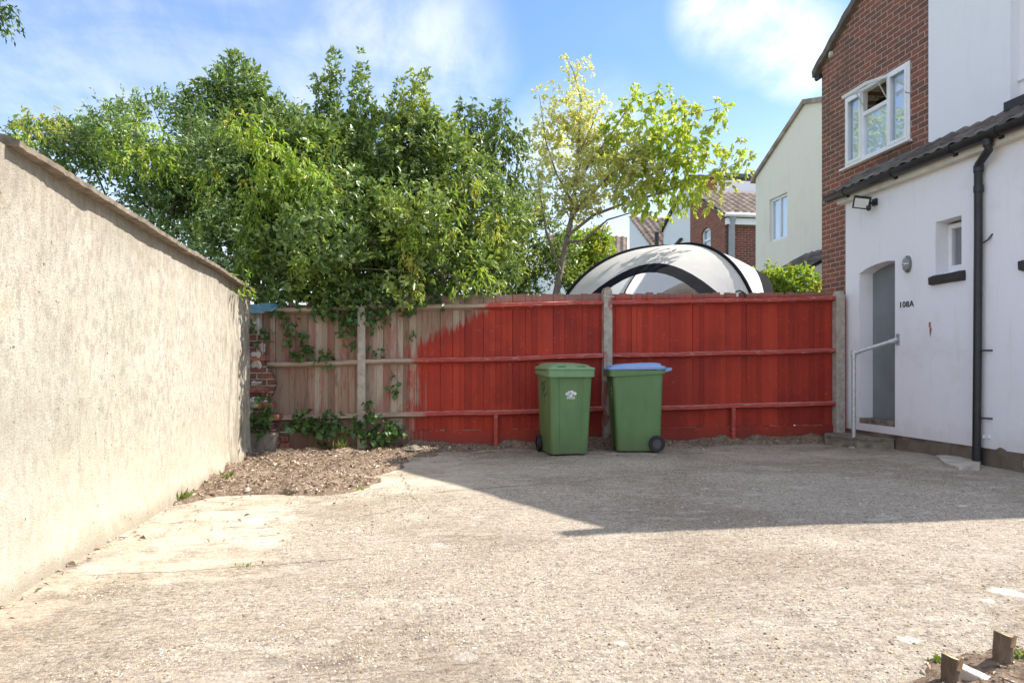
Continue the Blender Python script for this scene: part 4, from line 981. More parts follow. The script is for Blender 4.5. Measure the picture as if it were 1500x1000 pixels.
m_ = MB(); m_.tube([(XH-.04, q0.y, q0.z+.095), (XH-.085, q0.y, q0.z+.05), (XH-.095, q0.y, q0.z), (XH-.085, q0.y, q0.z-.05), (XH-.04, q0.y, q0.z-.095)], .007, 6); m_.tube([(XH-.04, q0.y-.05, q0.z), (XH-.09, q0.y-.02, q0.z), (XH-.09, q0.y+.02, q0.z), (XH-.04, q0.y+.05, q0.z)], .007, 6); m_.build('cage', MAT['chrome'], wl_)
# handrail
b0 = on_z(1250.5, 655); w0 = on_x(1316, 497, XH)
hr = empty('handrail', (b0.x, b0.y, 0), 'galvanised tube handrail rising from the yard to the wall beside the doorway', 'handrail')
zt = CH+(HZ-517)*((b0.x*SN+b0.y*CS))/1000
m_ = MB(); m_.tube([(b0.x, b0.y, 0), (b0.x, b0.y, zt)], .026, 12); m_.build('upright', MAT['galv'], hr, smooth=50)
m_ = MB(); m_.tube([(b0.x, b0.y, zt), w0+Vector((-.01,0,0))], .0235, 12); m_.build('rail', MAT['galv'], hr, smooth=50)
m_ = MB(); m_.tube([(b0.x, b0.y, zt-.06), (b0.x, b0.y, zt+.03)], .032, 12); d_ = (w0-Vector((b0.x, b0.y, zt))).normalized(); m_.tube([Vector((b0.x, b0.y, zt))-d_*.02, Vector((b0.x, b0.y, zt))+d_*.08], .031, 12); m_.build('elbow', MAT['galv'], hr, smooth=50)
m_ = MB(); m_.tube([(b0.x, b0.y, -.003), (b0.x, b0.y, .012), (b0.x, b0.y, .014), (b0.x, b0.y, .10)], [.062, .062, .034, .032], 14); m_.build('foot_flange', MAT['galv'], hr, smooth=40)
m_ = MB(); m_.box(XH-.012, XH-.001, w0.y-.03, w0.y+.03, w0.z-.07, w0.z+.07); m_.tube([w0-d_*.10, w0+Vector((-.012,0,0))], .031, 12); m_.build('wall_plate', MAT['galv'], hr, smooth=40)
# door step and slab below the pipe
s0 = on_x(1222, 640, 5.78)
ds = empty('door_step', (5.95, 8.2, 0), 'low mossy concrete step in front of the grey doorway', 'step')
m_ = MB()
a_ = [Vector((5.80, 8.66, 0)), Vector((5.62+.05, 8.50, 0)), Vector((5.78, 7.98, 0)), Vector((XH-.002, 7.78, 0)), Vector((XH-.002, 8.66, 0))]
ztp = .135
L0 = [v+Vector((0,0,-.05)) for v in a_]; L1 = [v+Vector((0,0,ztp-.035)) for v in a_]
m_.rings([L0, L1]); m_.build('base', MAT['step'], ds)
cxy = sum(a_, Vector())/5
m_ = MB(); m_.rings([[v+(v-cxy)*.03*(v.x < 6.1)+Vector((0,0,ztp-.034)) for v in a_], [v+(v-cxy)*.03*(v.x < 6.1)+Vector((0,0,ztp)) for v in a_]]); m_.build('tread', MAT['step'], ds, bevel=.006)
q0 = on_z(1400, 684); q1 = on_z(1437, 687)
m_ = MB(); a_ = [on_z(1372, 671), on_z(1384, 682), on_z(1405, 688), on_z(1436, 688), on_z(1437, 679), on_z(1400, 670)]
m_.rings([[v+Vector((0,0,-.01)) for v in a_], [v+Vector((0,.005,.035+.008*rng.normal())) for v in a_]])
tag(m_.build('stone_slab', MAT['stone'], None, bevel=.008), 'broken pale stone slab lying on the ground at the foot of the black downpipe', 'slab')

# ---------------- neighbouring houses beyond the fence
def gable_house(name, label, X, prof, wallmat, roofmat, deep, group='houses beyond the fence', roof_t=.12, over=.10):
    """prof: (y,z) outline of the -x wall from near bottom, ccw; the roof follows the upper edges"""
    y0 = sum(p[0] for p in prof)/len(prof)
    rt = empty(name, (X, y0, 0), label, 'house', group)
    m_ = MB(); m_.prism([Vector((X, y, z)) for (y, z) in prof], (deep, 0, 0)); m_.build('wall', wallmat, rt)
    return rt
def slope(rt, X, x1, a, b_, mat, t=.10, over=.08, name='roof'):
    m_ = MB(); (ya, za), (yb, zb) = a, b_
    m_.prism([Vector((X-over, ya, za)), Vector((X-over, yb, zb)), Vector((X-over, yb, zb+t)), Vector((X-over, ya, za+t))], (x1-X+over, 0, 0)); return m_.build(name, mat, rt)

# cream house
XC = 8.4; yl = on_x(1107, 250, XC).y; zl = on_x(1107, 262, XC).z; pk = on_x(1179, 153, XC); yn = 11.6
cr = empty('cream_house', (XC, 13.5, 0), 'cream rendered gable house with one white window, between the orange brick house and red gable', 'house', 'houses beyond the fence')
cw0, cw1 = on_x(1153, 320, XC).y, on_x(1127, 320, XC).y; cz0, cz1 = on_x(1127, 356, XC).z, on_x(1127, 293, XC).z
zn = pk.z-(pk.y-yn)*.30
V, F = wall_holes(XC, [(yn, -.1), (yl, -.1), (yl, zl), (pk.y, pk.z), (yn, zn)], [rect(cw0, cw1, cz0, cz1)], .12)
m_ = MB(); m_.add(V, F); m_.quad((XC, yn, -.1), (XC+5, yn, -.1), (XC+5, yn, zn), (XC, yn, zn)); m_.quad((XC, yl, -.1), (XC+5, yl, -.1), (XC+5, yl, zl), (XC, yl, zl)); m_.build('wall', MAT['cream'], cr)
window(cr, XC+.06, cw0+.003, cw1-.003, cz0+.003, cz1-.003, [(cw0+cw1)/2], sill=True)
s1 = (pk.z-zl)/(yl-pk.y)
slope(cr, XC, XC+5, (pk.y, pk.z), (yl+.15, zl-.15*s1), MAT['tilefar'], .10, .06)
slope(cr, XC, XC+5, (pk.y-.002, pk.z), (yn-.1, zn-.03), MAT['tilefar'], .10, .06)
e0 = on_x(1150, 397, XC-.35); 
lx0 = XC-.9
m_ = MB(); za = on_x(1203, 398, lx0).z
tiled('lean_to_roof', (lx0, 11.7, 2.90), (lx0, 13.35, 2.90), (XC-.003, 13.35, 3.42), (XC-.003, 11.7, 3.42), MAT['tile'], cr)
m_ = MB(); m_.prism([Vector((lx0+.03, 11.72, -.1)), Vector((lx0+.03, 11.72, 2.86)), Vector((XC-.003, 11.72, 3.36)), Vector((XC-.003, 11.72, -.1))], (0, 1.6, 0)); m_.build('lean_to_wall', MAT['white'], cr)

# orange brick terrace house
XQ = 10.25; yc = on_x(1062, 350, XQ).y; yf = on_x(1011, 350, XQ).y
DZ = yc*CS + XQ*SN
ze = CH+(HZ-314)*DZ/1000
br = empty('brick_house', (XQ, 24, 0), 'orange brick house with arched white window and grey downpipe, beyond the white tent', 'house', 'houses beyond the fence')
bw0, bw1 = on_x(1041, 350, XQ).y, on_x(1027, 350, XQ).y; bz0, bz1 = on_x(1034, 376, XQ).z, on_x(1034, 334, XQ).z
rz = ze+1.35; ry = yc+2.6
arch = [(bw0, bz0), (bw1, bz0), (bw1, bz1-.12), ((bw0*.25+bw1*.75), bz1-.02), ((bw0+bw1)/2, bz1+.02), ((bw0*.75+bw1*.25), bz1-.02), (bw0, bz1-.12)]
V, F = wall_holes(XQ, [(yc, -.1), (yf, -.1), (yf, rz-.3), (ry, rz), (yc, ze)], [arch], .14)
m_ = MB(); m_.add(V, F); m_.build('wall', MAT['brickfar'], br)
m_ = MB(); m_.quad((XQ, yc, -.1), (XQ+4, yc, -.1), (XQ+4, yc, ze), (XQ, yc, ze)); m_.build('front_wall', MAT['brickfary'], br)
wq = window(br, XQ+.08, bw0, bw1, bz0, bz1, [], fw=.08, curtain='net', sill=True)
m_ = MB(); m_.box(XQ+.07, XQ+.12, bw0+.08, bw1-.08, (bz0+bz1)/2+.05, (bz0+bz1)/2+.13); m_.build('glazing_bar', MAT['upvc'], wq)
tiled('roof', (XQ-.12, yc-.18, ze-.03), (XQ+4, yc-.18, ze-.03), (XQ+4, ry, rz+.08), (XQ-.12, ry, rz+.08), MAT['tilefar'], br, tw=.27, rh=.30, amp=.025, step=.035)
m_ = MB(); m_.prism([Vector((XQ-.1, yc-.15, ze-.10)), Vector((XQ-.1, yc-.15, ze-.04)), Vector((XQ-.1, ry, rz+.06)), Vector((XQ-.1, ry, rz-.06))], (4, 0, 0)); m_.build('roof_deck', MAT['plaster'], br)
m_ = MB(); m_.tube([(XQ-.1, yc-.24, ze-.06), (XQ+4, yc-.24, ze-.06)], .07, 8); m_.build('gutter', MAT['upvc'], br, smooth=50)
m_ = MB(); m_.box(XQ, XQ+4, yc-.16, yc-.003, ze-.34, ze-.14); m_.build('fascia', MAT['upvc'], br)
m_ = MB(); m_.tube([(XQ+.18, yc-.20, ze-.10), (XQ+.18, yc-.10, ze-.35), (XQ+.18, yc-.08, 0)], .10, 10); m_.build('downpipe', MAT['leadgrey'], br, smooth=50)
m_ = MB(); D_ = ry*CS+XQ*SN+.5
zz = CH+(HZ-262)*(DZ+3.4)/1000
m_.box(XQ+1.0, XQ+5, ry+.4, ry+2.5, rz-.3, zz-.12+.02); m_.build('dormer_wall', MAT['leadgrey'], br)
m_ = MB(); m_.box(XQ+.9, XQ+5, ry+.25, ry+2.6, zz-.09, zz+.12); m_.build('dormer_roof', MAT['plaster'], br)
m_ = MB(); ch = on_x(1018, 285, XQ); m_.box(XQ+.3, XQ+1.0, ry+.02, ry+.7, rz-.3, rz+.55); m_.box(XQ+.25, XQ+1.05, ry-.03, ry+.75, rz+.55, rz+.66); m_.build('chimney', MAT['brickfar'], br)

# white half gable next to it
yw2 = on_x(972, 350, XQ).y
wh = empty('white_house', (XQ, 28, 0), 'white rendered gable with black bargeboard between the brick house and the tiled roofs', 'house', 'houses beyond the fence')
zA = on_x(1010, 262, XQ).z; zB = on_x(974, 335, XQ).z
m_ = MB(); m_.prism([Vector((XQ, yf+.01, -.1)), Vector((XQ, yw2, -.1)), Vector((XQ, yw2, zB)), Vector((XQ, yf+.01, zA))], (5, 0, 0)); m_.build('wall', MAT['white2'], wh)
slope(wh, XQ, XQ+5, (yf+.01, zA), (yw2+.1, zB-.1), MAT['darkpaint'], .14, .10, 'bargeboard')
m_ = MB(); q0 = on_x(994, 358, XQ); m_.prism([Vector((XQ-.12, q0.y-.4, q0.z+.10)), Vector((XQ-.12, q0.y-.4, q0.z+.17)), Vector((XQ-.12, q0.y+.4, q0.z-.04)), Vector((XQ-.12, q0.y+.4, q0.z-.11))], (.1, 0, 0)); m_.build('pipe', MAT['darkpaint'], wh)

# farther white gable with a brown tiled slope
y1 = on_x(922, 350, XQ).y; y2 = on_x(956, 350, XQ).y
fa = empty('tiled_house', (XQ, 30.5, 0), 'white half gable house with a brown tiled slope, behind the top of the tent', 'house', 'houses beyond the fence')
zp, zq = on_x(922, 320, XQ).z, on_x(956, 362, XQ).z
m_ = MB(); m_.prism([Vector((XQ, y2, -.1)), Vector((XQ, y1, -.1)), Vector((XQ, y1, zp)), Vector((XQ, y2, zq))], (6, 0, 0)); m_.build('wall', MAT['white2'], fa)
tiled('roof', (XQ-.1, y2-.1, zq-.06), (XQ+6, y2-.1, zq-.06), (XQ+6, y1, zp+.10), (XQ-.1, y1, zp+.10), MAT['tilefar'], fa, tw=.3, rh=.33, amp=.03, step=.05)
m_ = MB(); m_.box(XQ-.05, XQ+6, y2-.2, y2-.1, zq-.2, zq-.02); m_.build('gutter', MAT['leadgrey'], fa)
m_ = MB(); q0 = at(962, 350, 27.5); m_.tube([(q0.x, q0.y, 3.2), (q0.x, q0.y, CH+(HZ-340)*27.5/1000)], .09, 8)
m_.build('upright_tube', MAT['black'], fa)
# the far roof at the left of them
ff = empty('far_house', at(860, 538+CH*1000/36, 36), 'distant pale house with a long tiled roof, glimpsed above the lime green bush', 'house', 'houses beyond the fence')
a0, a1 = at(800, 371, 36), at(925, 371, 36); r0_, r1_ = at(800, 343, 38.5), at(925, 343, 38.5)
m_ = MB(); m_.box(a0.x, a1.x+.4, a0.y+.4, a0.y+5, -.1, a0.z-.05); m_.build('wall', MAT['white2'], ff)
a1.y = a0.y; r1_.y = r0_.y
tiled('roof', a0, a1, r1_, r0_, MAT['tilefar'], ff, tw=.35, rh=.36, amp=.06, step=.06)
m_ = MB(); m_.box(a0.x, a1.x, a0.y-.05, a0.y+.12, a0.z-.22, a0.z-.03); m_.build('gutter', MAT['darkpaint'], ff)

# ================================================================== tent
tc = on_y(985, 428, 11.9)
tt_ = empty('event_shelter', (tc.x, 11.9, 0), 'white domed garden shelter with charcoal piped edges, its top showing above the red fence', 'tent')
AP = Vector((tc.x, 11.9, 0)); zap = CH+(HZ-362)*(AP.x*SN+AP.y*CS)/1000
RF = 2.55; yaw = R(-35)
def leg(k):
    a = yaw+R(45+90*k); return Vector((math.cos(a), math.sin(a), 0))
def arc(k, t):   # t 0 apex .. 1 foot
    w = t*math.pi/2; r = RF*math.sin(w)**1.0; return AP + leg(k)*r + Vector((0,0,zap*(1-.0)*(math.cos(w)**.62)))
def panel(k, v0, v1, nu=20, nv=12, lip=.22):
    a, b_ = k, k+1; V = []; out = Vector((math.cos(yaw+R(90+90*k)), math.sin(yaw+R(90+90*k)), 0))
    for j in range(nv+1):
        for i in range(nu+1):
            u = i/nu; v = v0+(v1-v0)*j/nv
            low = .50+.50*abs(2*u-1)**2.1
            t = v*low
            p = arc(a, t).lerp(arc(b_, t), u)
            s = math.sin(math.pi*u)
            p = p + out*s*(.30*t*1.3+lip*v**3) + Vector((0,0, .05*s*v - .10*s*v*v))
            V.append(p)
    F = [(j*(nu+1)+i, j*(nu+1)+i+1, (j+1)*(nu+1)+i+1, (j+1)*(nu+1)+i) for j in range(nv) for i in range(nu)]
    return V, F
for k in range(4):
    m_ = MB(); V, F = panel(k, 0, .86); m_.add(V, F); m_.build('canopy_panel', MAT['tent'], tt_, smooth=60)
    m_ = MB(); V, F = panel(k, .86, 1.0, nv=5); m_.add(V, F); m_.build('opening_trim', MAT['tentdark'], tt_, smooth=60)
for k in range(4):
    m_ = MB(); m_.tube([arc(k, t)+Vector((0,0,.012))+leg(k)*.012 for t in np.linspace(0, 1, 26)], .028, 8); m_.build('pole_sleeve', MAT['tentdark'], tt_, smooth=60)
# inner walls hung across the back and sides
for kk in (0, 1, 3):
    m_ = MB(); V = []; nu, nv = 16, 8; ob_ = yaw+R(90+90*kk)
    for j in range(nv+1):
        for i in range(nu+1):
            u = i/nu; t0_ = .44+.50*abs(2*u-1)**2; t = t0_+(1-t0_)*j/nv
            p = arc(kk, t).lerp(arc(kk+1, t), u)+Vector((math.cos(ob_), math.sin(ob_), 0))*(.30*t*math.sin(math.pi*u)-.03); p.z = max(p.z-.02, 0); V.append(p)
    m_.add(V, [(j*(nu+1)+i, j*(nu+1)+i+1, (j+1)*(nu+1)+i+1, (j+1)*(nu+1)+i) for j in range(nv) for i in range(nu)])
    m_.build('inner_wall', MAT['tentin'], tt_, smooth=60)

# ================================================================== loose things
q0 = on_z(408, 656, .06)
tag((lambda m_: (m_.box(q0.x-.16, q0.x+.13, q0.y-.02, q0.y+.14, .02, .125, M=Matrix.Rotation(0,4,'Z')), m_.box(q0.x-.15, q0.x+.11, q0.y, q0.y+.12, .13, .205), m_.build('brick_lump', MAT['brickred'], None, bevel=.012))[-1])(MB()), 'lump of old red brickwork sitting on the soil by the bare fence', 'brick lump')
def rock(name, c, r, mat, label, cat, sq=(1, 1, .7)):
    bm = bmesh.new(); bmesh.ops.create_icosphere(bm, subdivisions=3, radius=1)
    for v in bm.verts:
        s = 1+.16*math.sin(v.co.x*5+c.x*9)+.14*math.sin(v.co.y*6+1)+.12*math.sin(v.co.z*7+2); v.co = Vector((v.co.x*sq[0], v.co.y*sq[1], v.co.z*sq[2]))*s*r
    me = bpy.data.meshes.new(name); bm.to_mesh(me); bm.free(); me.materials.append(mat); me.shade_smooth(); me.set_sharp_from_angle(angle=R(25))
    o = bpy.data.objects.new(name, me); col.objects.link(o); o.location = c; return tag(o, label, cat)
q0 = on_z(606, 661, .03); rock('mortar_lump', q0+Vector((0,.03,.02)), .085, MAT['step'], 'pale lump of broken mortar at the foot of the fence where the red paint begins', 'rubble', (1.2,.8,.5))
q0 = on_z(362, 718, .02); rock('stone', q0, .03, MAT['stone'], 'small pale stone lying on the near edge of the soil bed', 'stone', (1.4,1,.6))
q0 = on_z(432, 737, .0); rock('stone', q0, .022, MAT['stone'], 'small grey stone on the concrete just in front of the soil bed', 'stone', (1.4,1,.6))
# sawn stumps on the verge
def stump(px, py, r, h, tilt, label):
    b_ = on_z(px, py, .02); rt = empty('tree_stump', (b_.x, b_.y, .0), label, 'stump', 'sawn stumps on the verge')
    ax = Vector((tilt[0], tilt[1], 1)).normalized(); L = []; n = 16
    for k, t in enumerate((-.15, 0, .15, .5, .8, 1.0)):
        rr = r*(1.18 if t <= 0 else 1.0+.06*math.sin(5*t)); 
        L.append([b_+ax*h*t+Vector((rr*math.cos(a)*(1+.10*math.sin(3*a+t)), rr*math.sin(a)*(1+.08*math.sin(2*a)), (-.35*rr*math.cos(a) if t == 1.0 else 0))) for a in np.linspace(0, 6.283, n+1)[:-1]])
    m_ = MB(); m_.rings(L, cap1=False); m_.build('bark', MAT['bark'], rt, smooth=50)
    m_ = MB(); T = L[-1]; m_.add([p+Vector((0,0,-.001)) for p in T], [tuple(range(n))]); m_.build('cut_face', MAT['cutwood'], rt)
    m_ = MB(); s = T[13]; m_.tube([s+Vector((-.005,0,-.03)), s+Vector((.004,-.01,.012))], [.012, .004], 5); m_.build('splinter', MAT['cutwood'], rt)
stump(1470, 974, .030, .108, (.0, .0), 'taller sawn stump with a slanting top, at the right edge of the soil verge')
stump(1394, 999, .028, .085, (-.03, .0), 'shorter sawn stump on the verge, left of the white stone block')
q0 = on_z(1424, 990, .03); m_ = MB(); M = Matrix.Translation(q0) @ Matrix.Rotation(R(-58), 4, 'Z') @ Matrix.Rotation(R(12), 4, 'Y'); m_.box(-.055, .055, -.024, .024, -.02, .02, M=M)
tag(m_.build('stone_block', MAT['whitestone'], None, bevel=.006), 'small white rectangular block lying between the two stumps', 'block')
# ================================================================== plants
SUN_AZ = Vector((math.cos(R(4.5)), math.sin(R(4.5)), 0)); ELEV = 46.4
def leaf_arrays(P, A, N, L, W, fold=.18, droop=.12):
    """two-triangle creased leaves"""
    S = nrm(np.cross(A, N)); N = np.cross(S, A)
    L = L[:, None]; W = W[:, None]; M_ = P+A*L*.45
    V = np.stack([P, M_+S*W*.5+N*W*fold, P+A*L-N*L*droop, M_-S*W*.5+N*W*fold], 1)
    return V.reshape(-1, 3)
def leaf_mesh(name, V, mat, parent):
    n = len(V)//4; b = np.arange(n)*4
    F = np.concatenate([np.stack([b, b+1, b+2], 1), np.stack([b, b+2, b+3], 1)])
    return np_mesh(name, V, F, mat, parent)
_k3 = [(rng.normal(size=3), rng.uniform(0, 6.28)) for _ in range(24)]
def w3(p, s):
    t = np.zeros(len(p))
    for k, ph in _k3: t += np.sin(p@k*s+ph)
    return t/math.sqrt(12)
def sprays(blobs, dens, k, tl, leaf, wr=.45, up=.25, out=1.0, spread=.9, droop=.12, flat=.5, shell=(.55, 1.05), jit=.25, hang=0.0, gap=-.8):
    """blobs: (center, radius vec). every twig carries k leaves"""
    C = []; RR = []
    for c, r in blobs:
        n = max(2, int(dens*(r[0]*r[1]+r[1]*r[2]+r[0]*r[2])*4.2))
        C.append(np.repeat(np.array(c)[None], n, 0)); RR.append(np.repeat(np.array(r)[None], n, 0))
    C = np.concatenate(C); RR = np.concatenate(RR); T = len(C)
    u = nrm(rng.normal(size=(T, 3))); rho = rng.uniform(shell[0]**2, shell[1]**2, T)**.5
    p0 = C+RR*u*rho[:, None]
    q_ = w3(p0, 2.6)+.8*w3(p0+5, 6.0); keep = q_ > gap-.9*rng.random(T)*0; keep |= RR.mean(1) < .22
    p0, u, C, RR = p0[keep], u[keep], C[keep], RR[keep]; T = len(p0)
    d = nrm(u*out+np.array([0, 0, up])+rng.normal(0, .45, (T, 3)))
    l = np.minimum(tl*rng.uniform(.5, 1.5, T), .5*RR.mean(1)+.03)
    s = (np.arange(k)[None]+rng.uniform(.2, .8, (T, k)))/k
    d2 = d[:, None]*np.ones((1, k, 1)); 
    bend = np.array([0, 0, -1.0])*hang
    P = p0[:, None]+d2*(s*l[:, None])[..., None]+bend*((s**2)*l[:, None])[..., None]
    A = nrm(d2*.6+spread*nrm(rng.normal(size=(T, k, 3)))+bend*.8)
    N = nrm(np.array([0, 0, flat])+rng.normal(0, .5, (T, k, 3))+.5*u[:, None])
    L = leaf*rng.uniform(.6, 1.3, (T, k))*np.clip(.62+RR.mean(1)*1.6, .6, 1.0)[:, None]; W = L*wr*rng.uniform(.8, 1.2, (T, k))
    return leaf_arrays(P.reshape(-1, 3), A.reshape(-1, 3), N.reshape(-1, 3), L.ravel(), W.ravel(), droop=droop)
def shoots(blobs, kw, per=5):
    """long leafy twigs that stick out of the crown"""
    Ps, As, Ns, Ls = [], [], [], []
    for c, r in blobs:
        c = np.array(c); r = np.array(r); rm = r.mean()
        for q in range(per if rm > .22 else (1 if rm > .12 else 0)):
            u = nrm(rng.normal(size=3)+np.array([0, -.15, .75])); p = c+r*u*.9; l = min(rng.uniform(.12, .42), rm*.8)
            d = nrm(u*.55+np.array([0, 0, .8])+rng.normal(0, .25, 3)); n = max(4, int(l/.026)); s = np.linspace(0, 1, n)
            bend = np.array([0, 0, -1.])*kw.get('hang', 0)*.5+rng.normal(0, .15, 3)
            P = p+d*(s*l)[:, None]+bend*((s**2)*l)[:, None]+rng.normal(0, .006, (n, 3))
            Ps.append(P); As.append(nrm(d*.7+.8*nrm(rng.normal(size=(n, 3)))+np.array([0,0,-1.])*kw.get('hang', 0)*.7)); Ns.append(nrm(rng.normal(size=(n, 3))+np.array([0, 0, .4]))); Ls.append(kw['leaf']*rng.uniform(.55, 1.1, n)*(1-.35*s))
    L = np.concatenate(Ls); return leaf_arrays(np.concatenate(Ps), np.concatenate(As), np.concatenate(Ns), L, L*kw.get('wr', .45))
def PB(lst, D, flat=.75, dj=.0):
    """(px, py, rpx[, dD]) -> world blob with its own depth and size"""
    o = []
    for t in lst:
        d = D+(t[3] if len(t) > 3 else 0)+rng.normal(0, dj); c = at(t[0], t[1], d); r = t[2]*d/1000
        o.append((tuple(c), (r, max(r*flat, .12), r)))
    return o
def limbs(base, blobs, r0, mat, parent, name='trunk', fork=.35, every=1):
    m_ = MB(); base = Vector(base)
    top = sum((Vector(b[0]) for b in blobs), Vector())/len(blobs)
    f = base.lerp(Vector((base.x*.6+top.x*.4, base.y*.6+top.y*.4, top.z)), fork)
    m_.tube([base-Vector((0,0,.1)), base.lerp(f, .5)+Vector((.03,.02,0)), f], [r0*1.25, r0, r0*.8], 8)
    for b in blobs[::every]:
        c = Vector(b[0]); mid = f.lerp(c, .5)+Vector((rng.normal(0,.08), rng.normal(0,.08), .10))
        e_ = c+Vector((rng.normal(0,.5), rng.normal(0,.5), .5))*b[1][2]
        m_.tube([f-Vector((0,0,.05)), mid, c, e_], [r0*.34, r0*.20, r0*.09, r0*.03], 5)
    return m_.build(name, mat, parent, smooth=60)
def tree(name, label, base, blobs, leafmat, barkmat=None, r0=.09, group=None, extra=(), cat='tree', **kw):
    rt = empty(name, (base[0], base[1], 0), label, cat, group)
    leaf_mesh('crown', np.concatenate([sprays(blobs, **kw), shoots(blobs, kw)]), leafmat, rt)
    limbs((base[0], base[1], 0), [b for b in blobs if b[1][2] > .2] or blobs, r0, barkmat or MAT['bark'], rt, 'trunk', every=2)
    return rt
def gp(px, D):
    v = at(px, 538, D); return (v.x, v.y)

# --- shrubby evergreen leaning over the left wall
B1 = PB([(55,207,27),(90,209,28),(125,214,33),(165,202,34),(200,205,50),(150,235,42),(240,195,48),(205,262,52),(262,250,60),(300,215,52),(275,310,55),(320,290,60),(235,300,40),(330,355,50),(100,232,28),(188,178,24),(35,195,16),(280,175,34)], 8.6, .8, .25)
tree('evergreen_tree', 'broad bushy evergreen tree spreading over the left wall, lowest at its left tip', gp(225, 9.0), B1, LEAF['laurel'], dens=125, k=9, tl=.20, leaf=.070, wr=.42, up=.5, group='trees behind the wall and fence')
# sparse upright shoots
# --- tall tree behind
B2 = PB([(345,130,34),(345,100,16),(368,118,16),(318,130,22),(300,160,28),(330,175,45),(385,165,28),(390,205,52),(430,210,45),(345,245,70),(415,270,65),(455,240,50),(365,330,70),(440,340,62),(400,390,50),(470,300,50),(455,395,45),(300,260,50),(375,415,26,-.3)], 9.6, .8, .25)
tree('evergreen_tree', 'round topped evergreen tree with a small peaked tip, behind the end of the left wall', gp(390, 9.9), B2, LEAF['holm'], dens=100, k=9, tl=.20, leaf=.088, wr=.45, up=.4, group='trees behind the wall and fence')
# --- spired tree
B3 = PB([(492,82,6),(489,95,9),(492,112,10),(485,128,12),(488,145,11),(463,118,7),(465,135,8),(472,150,9),(482,165,15),(488,190,28),(530,80,3),(530,95,6),(529,108,9),(528,124,10),(526,140,12),(527,160,12),(530,175,20),(546,178,8),(545,150,4),(520,195,26),(552,170,6),(495,225,45),(535,230,42),(470,250,45),(515,280,60),(480,320,60),(545,310,50),(510,365,60),(480,405,45),(540,405,48),(455,205,26),(470,345,55,-1.5),(540,335,55,-1.5),(430,375,45,-1.4),(505,405,38,-1.3),(505,290,48,-1.4),(450,300,45,-1.2),(548,235,34,-.3),(540,265,40,-.2),(425,432,18,-1.45),(455,428,22,-1.45),(488,438,18,-1.45),(515,430,18,-1.45),(560,432,20,-1.45),(400,425,16,-1.5)], 9.9, .85, .12)
tree('evergreen_tree', 'dark evergreen tree ending in two narrow leafy spires', gp(510, 10.1), B3, LEAF['holm'], dens=112, k=8, tl=.15, leaf=.084, wr=.5, up=.7, group='trees behind the wall and fence')
# --- centre tree
B4 = PB([(608,118,10),(622,112,7),(618,128,9),(588,128,7),(604,142,12),(603,165,24),(573,160,10),(571,178,13),(578,150,7),(584,190,24),(615,185,26),(640,185,16),(605,220,48),(650,225,40),(565,245,42),(620,270,60),(675,270,55),(570,310,60),(640,330,70),(700,320,55),(600,385,65),(670,390,65),(715,375,45),(560,390,50),(735,330,40),(560,200,20),(600,325,50,-1.2),(585,385,42,-1.2),(650,395,40,-.9),(690,405,35,-.7),(640,330,50,-.8),(595,430,18,-1.05),(635,426,16,-1.05),(668,422,15,-1.0)], 9.55, .8, .2)
tree('leafy_tree', 'bright leafy tree with a ragged top, in the middle of the row behind the fence', gp(625, 9.9), B4, LEAF['bush'], dens=100, k=8, tl=.18, leaf=.090, wr=.48, up=.45, group='trees behind the wall and fence')
# --- drooping leaves
B5 = PB([(695,150,7),(685,165,16),(672,182,18),(665,200,20),(700,178,16),(722,160,14),(738,150,6),(730,180,20),(712,205,28),(745,200,22),(760,190,9),(742,225,24),(755,245,18),(768,220,7),(690,225,30),(720,240,35),(762,265,12),(735,270,30)], 10.4, .9, .15)
tree('drooping_tree', 'tree with dark drooping pointed leaves, its loose tips against the sky right of centre', gp(715, 10.6), B5, LEAF['cherry'], dens=55, k=7, tl=.22, leaf=.12, wr=.34, up=.2, hang=.9, spread=.45, group='trees behind the wall and fence', r0=.06)
# --- yellow green tree with a visible trunk
tb = at(812, 440, 11.6)
yt_ = empty('maple_tree', (tb.x, tb.y, 0), 'light yellow green tree with a leaning bare trunk and a loose airy crown', 'tree', 'trees behind the wall and fence')
pal = PB([(829,82,4),(833,96,6),(840,107,9),(850,94,6),(860,91,5),(866,103,4),(848,118,7),(856,132,9),(842,131,5),(860,146,8),(788,133,5),(804,122,4),(803,141,5),(816,134,5),(836,138,6),(828,146,9),(805,150,9),(822,160,13),(838,155,10),(875,146,9),(884,155,8),(868,165,12),(850,165,14),(800,172,12),(815,185,15),(835,185,20),(858,190,20),(785,190,9),(792,205,14),(810,212,20),(838,215,26),(866,215,24),(786,235,12),(806,245,18),(830,245,26),(858,245,26),(882,240,20),(800,275,16),(826,280,22),(850,280,24),(785,300,12),(808,312,14),(838,312,18),(865,300,18),(786,262,10),(880,275,20)], 11.6, 1.0, .18)
bri = PB([(921,124,5),(929,140,11),(920,146,9),(913,152,6),(940,142,8),(970,130,7),(975,145,6),(953,160,14),(985,160,14),(1003,163,16),(1020,170,14),(1057,152,10),(1060,165,10),(1050,178,11),(905,185,18),(930,180,20),(955,185,18),(985,190,20),(1015,195,18),(890,212,22),(918,215,24),(948,215,26),(980,220,24),(1010,220,18),(1040,215,12),(900,245,22),(930,250,26),(962,250,26),(995,250,22),(1020,240,16),(1055,230,12),(1072,240,12),(1087,225,9),(1098,232,8),(1080,205,6),(1060,252,12),(1040,262,14),(925,280,20),(955,282,18),(985,280,16),(1012,282,13),(1032,285,12),(1048,300,10),(1012,305,9),(960,308,9),(975,318,6),(940,300,12),(1070,265,9),(905,275,16),(1090,245,7)], 11.5, 1.0, .22)
leaf_mesh('pale_foliage', sprays(pal, dens=105, k=8, tl=.10, leaf=.064, wr=.6, up=.1, hang=.3), LEAF['pale'], yt_)
